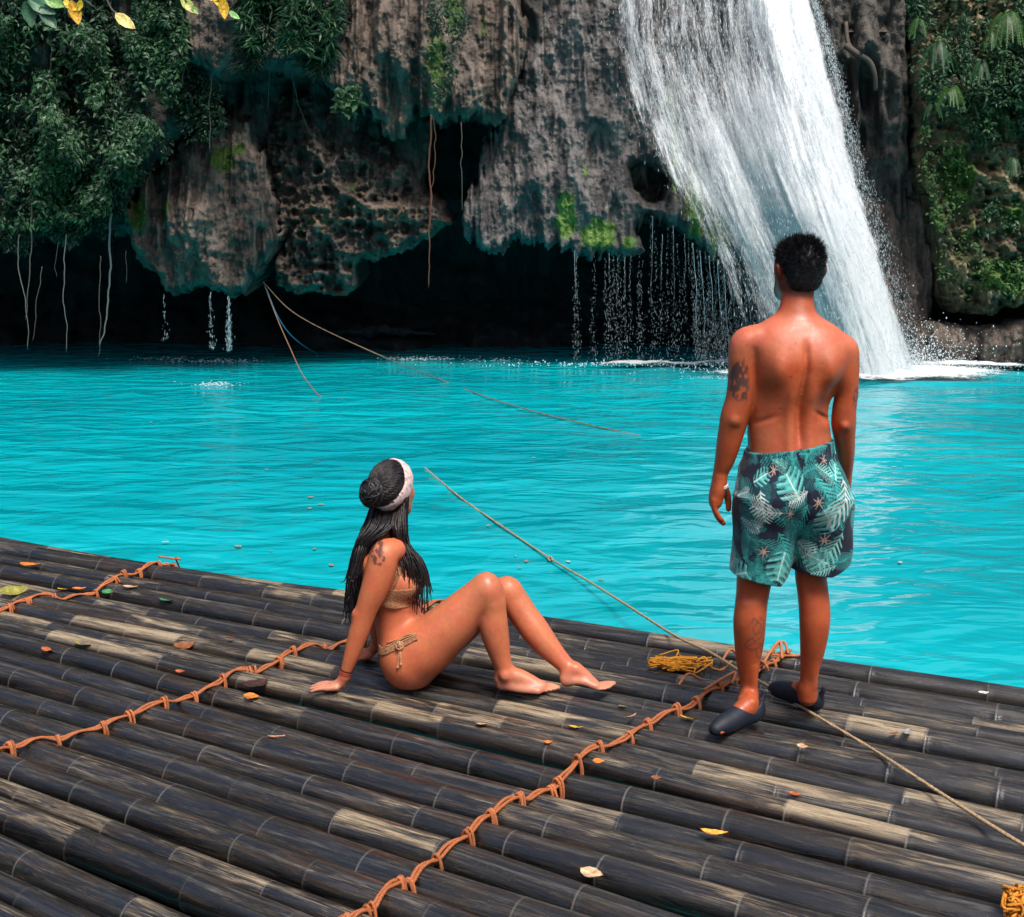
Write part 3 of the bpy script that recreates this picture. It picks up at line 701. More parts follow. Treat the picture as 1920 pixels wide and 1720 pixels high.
    def hand(wr, dirv, spread, s=1.0):
        """wrist point, finger direction along the ground, sideways direction"""
        d = np.array(dirv, float); d /= np.linalg.norm(d); sdv = np.array(spread, float); sdv /= np.linalg.norm(sdv); u = np.array([0, 0, 1.])
        w = np.array([wr[0], wr[1], 0])
        top = wr[2]
        Fd.chain([wr, w + d * .018 + u * min(top, .040), w + d * .045 + u * .026], [.020, .021, .016], k=.012)
        for i, (o, L, r) in enumerate(((-.030, .058, .0078), (-.010, .070, .0084), (.010, .074, .0086), (.030, .066, .0084))):
            b = w + d * .028 + sdv * o * .8 + u * .026; kn = w + d * .066 + sdv * o * 1.05 + u * .022
            fd_ = d + sdv * o * 5.5; fd_ /= np.linalg.norm(fd_)
            Fd.chain([b, kn], [.0125, .0108], k=.010)
            Fd.chain([kn, kn + fd_ * L * .42 + u * -.001, kn + fd_ * L * .75 - u * .007, kn + fd_ * L - u * .012], [r * 1.12, r * 1.05, r * .95, r * .82], k=.004)
        tb = w + d * .015 - sdv * .018 * s + u * .02
        Fd.chain([tb, tb + d * .020 - sdv * .026 * s - u * .004, tb + d * .048 - sdv * .036 * s - u * .009], [.013, .0105, .008], k=.007)
    hand(M(646, 1269, -.012), (-1, .22, 0), (.2, 1, 0), -1)
    # ---- far arm
    chain(Fd, [(728, 1032, .285, 22), (736, 1040, .325, 25), (733, 1070, .335, 23), (722, 1110, .345, 20), (712, 1145, .35, 17), (708, 1175, .36, 15.5), (706, 1198, .37, 11), (705, 1212, .375, 9.5)], k=.016)
    hand(M(704, 1214, .375), (-.9, .45, 0), (.45, .9, 0), 1)
    # ---- hips and legs
    Fd.ell(M(766, 1238, .085), (.104, .10, .103), k=.04); Fd.ell(M(766, 1234, .26), (.10, .098, .10), k=.04)
    chain(Fd, [(772, 1234, .075, 54), (795, 1217, .062, 54), (822, 1194, .05, 49.5), (850, 1168, .04, 44.5), (877, 1139, .034, 37), (897, 1119, .03, 33), (911, 1107, .028, 31)], k=.03)
    chain(Fd, [(911, 1107, .028, 31), (919, 1125, .026, 29), (923, 1145, .024, 26.5), (925, 1172, .022, 27.5), (931, 1202, .020, 24.5), (938, 1230, .018, 19.5), (945, 1252, .016, 16.5), (949, 1266, .015, 15)], k=.012)
    chain(Fd, [(912, 1092, .022, 17), (922, 1108, .016, 16)], k=.02)
    chain(Fd, [(775, 1230, .26, 50), (830, 1190, .225, 46), (885, 1150, .185, 38), (930, 1118, .165, 31), (951, 1110, .16, 28)], k=.025)
    chain(Fd, [(951, 1110, .16, 28), (966, 1130, .15, 27.5), (983, 1155, .135, 27), (1003, 1182, .115, 27), (1024, 1209, .095, 23.5), (1044, 1231, .08, 19), (1060, 1247, .068, 16.5), (1070, 1258, .06, 17)], k=.012)
    chain(Fd, [(951, 1101, .15, 15), (962, 1112, .14, 14)], k=.02)
    # ---- feet
    def foot(rows, toes, k=.014):
        if rows: Fd.chain([r[0] for r in rows], [r[1] for r in rows], k)
        for a, b, r in toes: Fd.chain([a, (a + b) / 2 + np.array([0, 0, .002]), b], [r * 1.05, r, r * .85], k=.004)
    u = np.array([0, 0, 1.])
    # near foot, flat
    h0, h1 = G(938, 1293), G(1040, 1300); d = h1 - h0; d /= np.linalg.norm(d); sv = np.array([d[1], -d[0], 0])            # sv: towards the viewer
    ank = M(950, 1266, .015)
    Fd.chain([ank, h0 + d * .030 + u * .045, h0 + d * .010 + u * .026], [.029, .031, .025], k=.025)
    foot([(h0 + d * .045 + u * .065, .032), (h0 + d * .085 + u * .050 - sv * .003, .033), (h0 + d * .125 + u * .033 - sv * .004, .030), (h0 + d * .165 + u * .021 - sv * .002, .022)], [])
    Fd.chain([h0 + d * .01 + u * .02, h0 + d * .08 + u * .016 + sv * .022, h0 + d * .155 + u * .013 + sv * .030], [.022, .019, .014], k=.02)
    Fd.chain([h0 + d * .10 + u * .022 - sv * .024, h0 + d * .165 + u * .018 - sv * .030], [.02, .018], k=.02)
    for i, (o, L, r) in enumerate(((-.036, .052, .0125), (-.015, .050, .0088), (.002, .043, .0082), (.018, .034, .0078), (.032, .024, .0074))):
        a = h0 + d * (.172 - .007 * i) + sv * o * .95 + u * .016; b = a + d * L - sv * .002 * i - u * .005
        foot([], [(a, b, r)])
    Fd.ell(M(946, 1268, -.016), (.011, .010, .012), k=.022)
    chain(Fd, [(937, 1245, .018, 9), (934, 1272, .018, 8)], k=.012)
    # far foot, heel lifted a touch and toes stretched
    g0, g1 = G(1060, 1287), G(1150, 1290); d = g1 - g0; d /= np.linalg.norm(d); sv = np.array([d[1], -d[0], 0])
    ank = M(1069, 1256, .058); g0 = g0 + np.array([0, .02, 0])
    Fd.chain([ank, M(1062, 1270, .045), M(1060, 1276, .04)], [.030, .027, .021], k=.015)
    foot([(M(1080, 1255, .05), .028), (M(1096, 1268, .045), .0255), (M(1110, 1280, .04), .0215), (M(1121, 1287, .035), .0165)], [])
    Fd.chain([M(1066, 1278, .035), M(1090, 1279, .02), M(1117, 1288, .012)], [.018, .014, .013], k=.02)
    for i, (o, L, r) in enumerate(((-.026, .062, .0118), (-.010, .056, .0085), (.004, .049, .008), (.017, .040, .0076), (.029, .030, .0072))):
        a = M(1121, 1289, .035) + sv * o * .95; b = a + d * L + u * (.010 - .003 * i) - sv * .002 * i
        foot([], [(a, b, r)])
    Fd.cut(lambda X, Y, Z: .003 - Z + 0 * X + 0 * Y, k=.004)
    V, Q = Fd.surface(); V = relax(V, Q, 4, .5); N = vnormals(V, Q)
    if np.einsum('ij,ij->i', V - V.mean(0), N).mean() < 0: Q = Q[:, ::-1].copy(); N = -N
    # drop specks that are not joined to the body
    # ---- colour
    nz = fbm(V[:, 0] * 9, V[:, 1] * 9, V[:, 2] * 9, 4, 13)[:, None]
    c = np.tile(np.array([.56, .160, .074]), (len(V), 1)) * (1 + .22 * nz + .04 * fbm(V[:, 0] * 40, V[:, 1] * 40, V[:, 2] * 40, 3, 29)[:, None]) * np.clip(1 + np.array([.0, -.14, -.2]) * nz, .6, 1.3)
    armx = sstep(M(775, 1150)[0], M(700, 1150)[0], V[:, 0])[:, None]; c = c * (1 - .35 * armx) + np.array([.50, .125, .045]) * .35 * armx
    feetw = sstep(.10, .02, V[:, 2])[:, None] * sstep(M(880, 1280)[0], M(930, 1280)[0], V[:, 0])[:, None]; c = c * (1 - .5 * feetw) + np.array([.56, .27, .19]) * .5 * feetw
    handw = sstep(.075, .03, V[:, 2])[:, None] * sstep(M(660, 1280)[0], M(645, 1280)[0], V[:, 0])[:, None]; c = c * (1 - .6 * handw) + np.array([.58, .28, .20]) * .6 * handw
    near = V[:, 1] < YN + .12
    p = M(709, 1027, .03); s = mpp(p); uu, vv = (V[:, 0] - p[0]) / (17 * s), -(V[:, 2] - p[2]) / (26 * s); uu, vv = uu * .8 + vv * .6, vv * .8 - uu * .6
    r = np.hypot(uu, vv); t = sstep(1.0, .8, r + .5 * fbm(uu * 2.2, vv * 2.2, 0, 3, 6)) * sstep(-.3, -.05, fbm(uu * 4, vv * 4, 2, 3, 8)) * (V[:, 1] < YN + .10)
    c = c * (1 - .85 * t[:, None]) + np.array([.05, .035, .035]) * .85 * t[:, None]
    lp = (V - hc) @ RH
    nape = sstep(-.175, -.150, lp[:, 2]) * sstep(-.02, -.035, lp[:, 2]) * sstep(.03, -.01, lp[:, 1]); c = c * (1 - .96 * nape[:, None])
    lip = np.exp(-((lp[:, 0] / .022) ** 4 + ((lp[:, 2] + .067) / .010) ** 4)) * (lp[:, 1] > .08); c = c * (1 - .8 * lip[:, None]) + np.array([.42, .09, .08]) * .8 * lip[:, None]
    for sg in (-1, 1):
        dd = np.hypot(lp[:, 0] - .031 * sg, lp[:, 2]); m = (lp[:, 1] > .075) * (dd < .010); c = np.where(m[:, None], np.where((dd < .005)[:, None], [.02, .01, .008], [.6, .55, .5]), c)
        br = np.exp(-(((lp[:, 0] - .031 * sg) / .018) ** 4 + ((lp[:, 2] - .022) / .004) ** 4)) * (lp[:, 1] > .07); c = c * (1 - .9 * br[:, None])
    mesh('body', V - base, Q, MAT['skin'], root, np.clip(c, 0, 1))
    # ---- bikini: cut out of the body surface and lifted off it
    X, Y, Z = V.T
    kk = np.sin(V[:, 2] * 620 + 2 * np.sin(V[:, 0] * 420)) * np.sin(V[:, 0] * 520 + V[:, 1] * 480); kn = np.array([.40, .19, .095]) * (1 - .55 * sstep(.1, .7, kk))[:, None]
    px = lambda y: None
    d_t = Y - (YN + MID)
    # coordinates in the picture plane of the torso
    ax = M(740, 1100, MID); sc = mpp(ax); tx = (X - ax[0]) / sc + 740; ty = -(Z - ax[2]) / sc + 1100
    torso = (tx > 672) & (tx < 812) & (ty > 1015) & (ty < 1200) & (Y > YN + .012) & (Y < YN + .33)
    cup = np.zeros(len(V), bool)
    for sg in (-1, 1):
        cx_ = 772; cy_ = YN + MID + sg * .078
        hgt = (ty - 1046) / (1122 - 1046)
        cup |= torso & (tx > 738) & (ty > 1046) & (ty < 1122) & (np.abs(Y - cy_) < .012 + .078 * np.clip(hgt, 0, 1)) & (N[:, 0] > -.25)
    under = torso & (np.abs(ty - (1118 + .20 * (740 - tx))) < 4.2)
    diag = torso & (np.abs((tx - 757) * .89 + (ty - 1050) * .455 + 0) < 5.0) & (ty > 1040) & (ty < 1142) & (Y < YN + .2)
    cup |= torso & ((tx - 757) * .89 + (ty - 1050) * .455 > 0) & (ty > 1086) & (ty < 1126) & (Y < YN + MID)
    under |= diag
    strap = torso & (ty < 1062) & (tx > 724) & (np.abs(np.abs(Y - YN - MID) - .088) < .008)
    patch('bikini_top', V - base, Q, N, cup | under | strap, .0035, MAT['knit'], root, kn)
    # bikini bottom: rises to the tie at the hip
    line = 1200 - .48 * (tx - 718)
    low = (tx > 700) & (tx < 790) & (ty > line) & (ty < line + np.clip(15 - .10 * (tx - 720), 6, 15)) & (Y > YN - .05)
    backp = (tx < 748) & (ty > 1200) & (ty < 1275) & (Y > YN + .055 + (ty - 1214) / 60 * .07) & (Y < YN + .30 - (ty - 1214) / 60 * .07) & (N[:, 0] < .2)
    legs = (tx > 800)
    band = low & ~legs & (Y < YN + .40)
    patch('bikini_bottom', V - base, Q, N, band | backp, .004, MAT['knit'], root, kn)
    mb = MB(); tr = np.random.default_rng(3)
    kc = (.50, .26, .14)
    def onskin(x, y):
        p = M(x, y, 0); i = np.argmin((X - p[0]) ** 2 + (Z - p[2]) ** 2 + 4 * np.maximum(Y - YN - .1, 0) ** 2 + .15 * (Y - YN) ** 2); return V[i] + N[i] * .004
    for k_ in range(3):
        q = np.array([onskin(722 + 15 * i + tr.normal(0, .8), 1216 - 7.2 * i + (k_ - 1) * (4.5 - .6 * i) + tr.normal(0, .8)) for i in range(5)])
        mb.tube(spline(q, 16), .0030, 6, kc)
    kp = onskin(752, 1211)
    for a in np.linspace(0, 5.5, 4): mb.tube(kp + np.stack([.014 * np.cos(np.linspace(0, 6.3, 12)) * math.cos(a), -.008 + .006 * np.sin(np.linspace(0, 6.3, 12) + a), .014 * np.sin(np.linspace(0, 6.3, 12))], 1) + np.array([.004 * math.sin(a * 2), 0, .005 * math.cos(a)]), .0034, 6, kc)
    for e in ((749, 1246), (755, 1240)):
        q = spline(np.array([kp, onskin((752 + e[0]) / 2 + 1, 1226), onskin(*e)]), 14); mb.tube(q, .0032, 6, kc); mb.ell(q[-1], (.005, .005, .008), 8, 6, None, kc)
    tie = mb.build('bikini_tie', MAT['knit'], root)
    def local(o):
        b = np.empty(len(o.data.vertices) * 3, f32); o.data.vertices.foreach_get('co', b); o.data.vertices.foreach_set('co', (b.reshape(-1, 3) - base).ravel().astype(f32)); o.data.update(); return o
    local(tie)
    # ---- wrist bands
    mb = MB(); wp = M(650, 1256, -.012); wd = M(646, 1269, -.012) - wp; wd /= np.linalg.norm(wd); Rw = frame(wd)
    th = np.linspace(0, 2 * np.pi, 22)
    for o_, cc, rr in ((.0, (.03, .012, .010), .0026), (.008, (.42, .06, .03), .0024), (.0125, (.36, .05, .03), .0022), (.017, (.45, .09, .04), .0022)):
        mb.tube(wp + wd * o_ + (np.stack([np.cos(th), np.sin(th), 0 * th], 1) * (.0262 - o_ * .12)) @ Rw.T, rr, 6, cc)
    local(mb.build('wrist_bands', MAT['trim'], root))
    # ---- headband: a wide cloth loop from the nape over the ears to the top of the forehead
    n = np.array([-.53, -.77, .40]); n /= np.linalg.norm(n)
    e1 = np.cross(n, [0, 0, 1.]); e1 /= np.linalg.norm(e1); e2 = np.cross(n, e1)
    hc2 = hc + np.array([0, 0, .002])
    ths = np.linspace(0, 2 * np.pi, 97)[:-1]; rowsv = np.linspace(-1, 1, 9)
    def headr(dirs):                                         # distance from the head centre to skin + hair along a direction
        q = dirs @ RH; return 1 / np.sqrt((q[..., 0] / .079) ** 2 + (q[..., 1] / .101) ** 2 + (q[..., 2] / .1) ** 2)
    ringd = np.cos(ths)[:, None] * e1 + np.sin(ths)[:, None] * e2
    lowness = sstep(-.2, .8, -ringd[:, 2] )
    VV = []
    for v_ in rowsv:
        wdt = .031 + .013 * lowness
        dd = ringd * .085 + n * (-.010 + (v_ * wdt))[:, None]; L = np.linalg.norm(dd, axis=1); dn = dd / L[:, None]
        fold = .0009 * np.sin(v_ * 7 + 3 * np.sin(ths * 3) + ths) * (1 - abs(v_) ** 4) 
        VV.append(hc2 + dn * (headr(dn) + .0075 + fold - .004 * abs(v_) ** 6)[:, None])
    VV = np.array(VV); m = len(ths); i = np.arange(8)[:, None]; j = np.arange(m)[None]; j2 = (j + 1) % m
    FQ = np.stack(np.broadcast_arrays(i * m + j, i * m + j2, (i + 1) * m + j2, (i + 1) * m + j), -1).reshape(-1, 4)
    inner = hc2 + (VV - hc2) * .965
    W = np.concatenate([VV.reshape(-1, 3), inner.reshape(-1, 3)]); nn = 9 * m
    F2 = np.concatenate([FQ, FQ[:, ::-1] + nn, np.stack(np.broadcast_arrays(j + 0 * j, j2, j2 + nn, j + nn), -1).reshape(-1, 4)[:, ::-1], np.stack(np.broadcast_arrays(8 * m + j, 8 * m + j2, 8 * m + j2 + nn, 8 * m + j + nn), -1).reshape(-1, 4)])
    dens = np.abs(fbm(W[:, 0] * 60, W[:, 1] * 60, W[:, 2] * 60, 2, 44)); pat = sstep(.16, .04, dens)[:, None]
    cb = np.array([.70, .52, .50]) * (1 - pat * .75) + np.array([.16, .09, .11]) * pat * .75
    mesh('headband', W - base, F2, MAT['band'], root, cb)
    # ---- hair: braided scalp, bun and hanging braids
    mb = MB(); hr = np.random.default_rng(9)
    bunc = hc + RH @ np.array([.002, -.098, .008]) + np.array([-.012, 0, -.022])
    def scal(dirs, extra=0): 
        dirs = np.asarray(dirs); dirs = dirs / np.linalg.norm(dirs, axis=-1, keepdims=True); return hc2 + dirs * (headr(dirs) + extra)[..., None]
    cap = [] 
    mb.ell(hc2 - fwd * .012, (.076, .088, .096), 40, 24, RH, (.010, .009, .011))
    bd = (bunc - hc2) / np.linalg.norm(bunc - hc2)
    def blk(): 
        v = hr.uniform(.3, 2.2); return np.array([.0085, .0070, .0085]) * v + np.array([.006, .002, .0]) * max(0, hr.normal())
    for a in np.linspace(0, 2 * np.pi, 92)[:-1]:             # rows of braid drawn back from the band to the bun
        s = math.cos(a) * e1 + math.sin(a) * e2 + n * .06; s /= np.linalg.norm(s)
        tt = np.linspace(0, 1, 16)[:, None]
        dirs = s * (1 - tt) + bd * tt + n * (.35 * np.sin(np.pi * tt)); pts = scal(dirs, .0005 + .002 * np.minimum(1, tt[:, 0] * 3))
        pts = pts + hr.normal(0, .0009, pts.shape)
        mb.tube(pts, .0027 + .0009 * np.sin(np.arange(16) * 2.1 + a * 7), 5, blk())
    mb.ell(bunc, (.044, .044, .052), 16, 12, None, (.010, .009, .011))
    for k_ in range(64):                                    # the bun: strands wound round and over it
        a0 = hr.uniform(0, 6.28); tl = hr.normal(0, .35); t = np.linspace(0, hr.uniform(2.5, 5), 18)
        Rr = .046 + hr.uniform(-.004, .004)
        ax_ = np.array([bd[0] + hr.normal(0, .5), bd[1] + hr.normal(0, .5), .3 + hr.normal(0, .5)]); Rb = frame(ax_)
        q = np.stack([Rr * np.cos(t + a0), Rr * np.sin(t + a0), hr.uniform(-.014, .014) + 0 * t], 1) @ Rb.T * np.array([1, 1, 1.18])
        mb.tube(bunc + q, .0036 + .0007 * np.sin(t * 9), 5, blk())
    for k_ in range(10):
        t = np.linspace(0, 6.0, 24); q = np.stack([.021 * np.cos(t), .021 * np.sin(t), hr.uniform(-.008, .008) + 0 * t], 1) @ frame(bd).T
        mb.tube(bunc - bd * (.004 + .002 * k_ % 3) + q, .0036, 5, blk())
    def strand(p, r0, n_=40, wig=.0022):
        q = spline(np.array(p), n_); k1, k2 = hr.uniform(0, 9, 2)
        t = np.linspace(0, 1, n_); q = q + np.stack([np.sin(t * 11 + k1), np.cos(t * 9 + k2), 0 * t], 1) * wig * np.linspace(0.2, 1.6, n_)[:, None]
        mb.tube(q, r0 * (1 - .55 * t ** 3) * (1 + .30 * np.sin(np.arange(n_) * 2.6)), 5, blk())
    vis = e1 if e1[0] < 0 else -e1                            # towards the nape side
    lowd = e2 if e2[2] < 0 else -e2
    def under_band(a):                                       # a point below the band, a = 0 nape side ... 1 near temple
        an = math.radians(15 + 150 * a); dd = vis * math.cos(an) + lowd * math.sin(an); dd = dd * .085 - n * .022; return scal(dd, .001)
    for k_ in range(170):                                    # down the back
        v = hr.uniform(0, 1); w_ = hr.uniform(0, 1)
        s0 = under_band(.02 + .74 * v) + hr.normal(0, .003, 3); s1 = s0 + np.array([-.012 + .010 * v, -.004, -.035])
        xe = 654 + 42 * v ** 1.1 + hr.normal(0, 4) - (6 if hr.random() < .15 else 0); ye = hr.uniform(1090, 1172) - 14 * v
        x0 = 690 + 44 * v
        dd = .02 + .24 * w_ + hr.normal(0, .02)
        if v > .6: dd = .10 + .15 * w_
        strand([s0, s1, M(x0 * .45 + xe * .55, 1020, .35 * MID + .65 * dd - .03), M(x0 * .16 + xe * .84, 1066, dd), M(xe + hr.normal(0, 2), (1066 + ye) / 2 + 8, dd), M(xe + hr.normal(0, 5), ye, dd)], .0034)
    for k_ in range(120):                                    # over the neck, parting to either side of the shoulder
        v = hr.uniform(0, 1); w_ = hr.uniform(0, 1); s0 = under_band(.10 + .80 * v) + hr.normal(0, .003, 3); x0 = 692 + 66 * v
        mid_ = M(x0 - 6 + 10 * v, 988 + hr.normal(0, 4), MID - .105 - .02 * math.sin(v * 3.14) + .05 * w_)
        if v < .62: e = [M(668 + 46 * v, 1018, .03 + .03 * w_), M(662 + 30 * v, 1060, .055 + .03 * w_), M(656 + 34 * v + hr.normal(0, 4), 1120 + hr.uniform(-30, 30), .06 + .05 * w_)]
        else: e = [M(752 + 20 * (v - .62), 1018, .065 + .03 * w_), M(762 + 40 * (v - .62), 1056, .045 + .04 * w_), M(756 + 90 * (v - .62) + hr.normal(0, 5), 1108 + hr.uniform(-20, 30), .05 + .04 * w_)]
        strand([s0, mid_] + e, .0033)
    for k_ in range(110):                                    # forward over the chest
        v = hr.uniform(0, 1); w_ = hr.uniform(0, 1)
        s0 = under_band(.52 + .48 * v) + hr.normal(0, .003, 3); x0 = 736 + 30 * v
        xe = 742 + 58 * v + hr.normal(0, 6); ye = hr.uniform(1085, 1150) + 10 * v
        fr = MID - .13 + .26 * w_
        strand([s0, s0 + np.array([0, -.004, -.04]), M(x0 + 1 - 6 * (1 - v), 1014, .3 * fr + .7 * (MID - .05)), M(.5 * (x0 + xe) + 9 - 4 * (1 - v), 1052, fr - .01), M(.2 * x0 + .8 * xe + 10, 1092 - 8 * (1 - v), fr - .015), M(xe + 4, ye, fr - .005)], .0031)
    local(mb.build('braided_hair', MAT['braid'], root))
    return root
# ================================================================== raft, ropes, leaves, water
def raft_mats():
    n = NT('bamboo'); uv = n.n('ShaderNodeUVMap', uv_map='UVMap').outputs[0]
    oi = n.n('ShaderNodeObjectInfo').outputs['Random']
    off = n.n('ShaderNodeCombineXYZ', {0: n.math('MULTIPLY', oi, 37.0), 1: n.math('MULTIPLY', oi, 91.0), 2: n.math('MULTIPLY', oi, 13.0)}).outputs[0]
    v = n.n('ShaderNodeVectorMath', {0: uv, 1: off}, operation='ADD').outputs[0]
    c = n.sep(n.col())                                        # R node ring, G bleached internode, B random
    fib = n.noise(n.map(v, (60, 2.2, 1)), 3.0, 4, .6); fib2 = n.noise(n.map(v, (160, 5, 1)), 2.0, 3, .6)
    blot = n.noise(n.map(v, (6, 2.2, 1)), 1.6, 6, .62, .6); big = n.noise(n.map(v, (2.2, .55, 1)), 1.2, 4, .55)
    fine = n.noise(n.map(v, (30, 26, 1)), 3.0, 5, .7)
    dark = n.mix(n.ramp(fib, .3, .7), (.0055, .0050, .0048), (.020, .019, .019))
    dark = n.mix(n.ramp(big, .52, .72), dark, (.024, .013, .007))                              # brown stretches
    dark = n.mix(n.math('MULTIPLY', n.ramp(blot, .56, .66), .55), dark, (.012, .014, .006))    # moss film
    dark = n.mix(n.math('MULTIPLY', n.ramp(fine, .60, .72), .50), dark, (.075, .078, .082))    # grey mineral specks
    # worn, bleached patches, running with the fibres, strongest on top
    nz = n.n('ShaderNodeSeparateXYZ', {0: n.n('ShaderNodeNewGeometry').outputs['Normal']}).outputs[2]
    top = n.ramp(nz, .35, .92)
    bloom_highlight = n.math('MULTIPLY', n.math('MULTIPLY', top, n.ramp(n.noise(n.map(v, (9, 1.6, 2)), 1.8, 5, .65, .4),  .46, .63)), .85); dark = n.mix(bloom_highlight, dark, n.mix(fib2, (.030, .030, .031), (.115, .112, .106)))   # pale grey painted on the crowns as top highlights, broken like mineral deposit
    wear = n.math('ADD', n.math('ADD', n.math('MULTIPLY', fib, 1.0), n.math('MULTIPLY', blot, 1.1)), n.math('MULTIPLY', c[1], .38))
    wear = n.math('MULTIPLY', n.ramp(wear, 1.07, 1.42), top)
    tan = n.mix(n.ramp(fib2, .3, .7), (.24, .165, .085), (.50, .41, .28))
    tan = n.mix(n.ramp(fine, .5, .75), tan, (.10, .06, .03))
    col = dark
    patch_ = n.noise(n.map(v, (11, 3.2, 2)), 1.7, 6, .68, .5); peel = n.noise(n.map(v, (75, 7, 2)), 1.6, 4, .7, .3)
    col = n.mix(n.math('MULTIPLY', n.ramp(patch_, .54, .60), .75), col, n.mix(fib2, (.020, .011, .006), (.075, .042, .020)))      # brown skin left on the culm
    col = n.mix(n.math('MULTIPLY', n.ramp(n.noise(n.map(v, (14, 4, 3)), 2.1, 5, .7), .60, .70), .7), col, (.016, .024, .007))      # algae
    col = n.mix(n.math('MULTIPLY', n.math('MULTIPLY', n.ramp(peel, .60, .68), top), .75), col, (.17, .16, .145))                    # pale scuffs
    col = n.mix(n.math('MULTIPLY', n.ramp(n.noise(n.map(v, (40, 30, 2)), 2.5, 3, .7), .64, .70), .6), col, (.20, .20, .195))       # specks of grit
    wet0 = n.ramp(n.noise(n.map(v, (5, 1.3, 3)), 1.5, 4, .6, .8), .46, .54); col = n.mix(n.math('MULTIPLY', wet0, .62), col, (.002, .002, .002))   # soaked stretches are darker
    col = n.mix(wear, col, tan)
    ring = n.math('MULTIPLY', c[0], n.ramp(fine, .30, .50)); col = n.mix(n.math('MULTIPLY', ring, .7), col, (.19, .18, .16))
    wet = n.ramp(n.noise(n.map(v, (5, 1.3, 3)), 1.5, 4, .6, .8), .46, .54)
    rough = n.math('ADD', n.math('MULTIPLY', wet, -.26), .46); rough = n.math('ADD', rough, n.math('MULTIPLY', wear, .2), True)
    h = n.math('ADD', n.math('MULTIPLY', fib, .6), n.math('ADD', n.math('MULTIPLY', fine, .5), n.math('MULTIPLY', fib2, .4)))
    h = n.math('SUBTRACT', h, n.math('MULTIPLY', wet, .35))
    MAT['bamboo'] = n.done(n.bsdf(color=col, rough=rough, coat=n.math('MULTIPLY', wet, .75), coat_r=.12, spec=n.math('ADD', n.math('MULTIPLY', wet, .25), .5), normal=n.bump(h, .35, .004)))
    MAT['bamboo_gap_shade'] = simple('gap_shade_bamboo', (.004, .004, .0035), .35, .4, 30, .4)  # near-black colour stands for the shade in the gaps between poles
    MAT['rope'] = vcol('rope_fibre', rough=.7, spec=.3, nscale=260, namp=.45, bump=.8, bdist=.003)
    n = NT('leaf'); v = n.coord(); f = n.noise(v, 70, 4)
    g = n.ramp(f, .3, .7, .55, 1.3)
    col = n.mix(1.0, n.col(), n.n('ShaderNodeCombineColor', {0: g, 1: g, 2: g}).outputs[0], 'MULTIPLY')
    MAT['leaf'] = n.done(n.bsdf(color=col, rough=.45, spec=.4, normal=n.bump(f, .3, .003)))

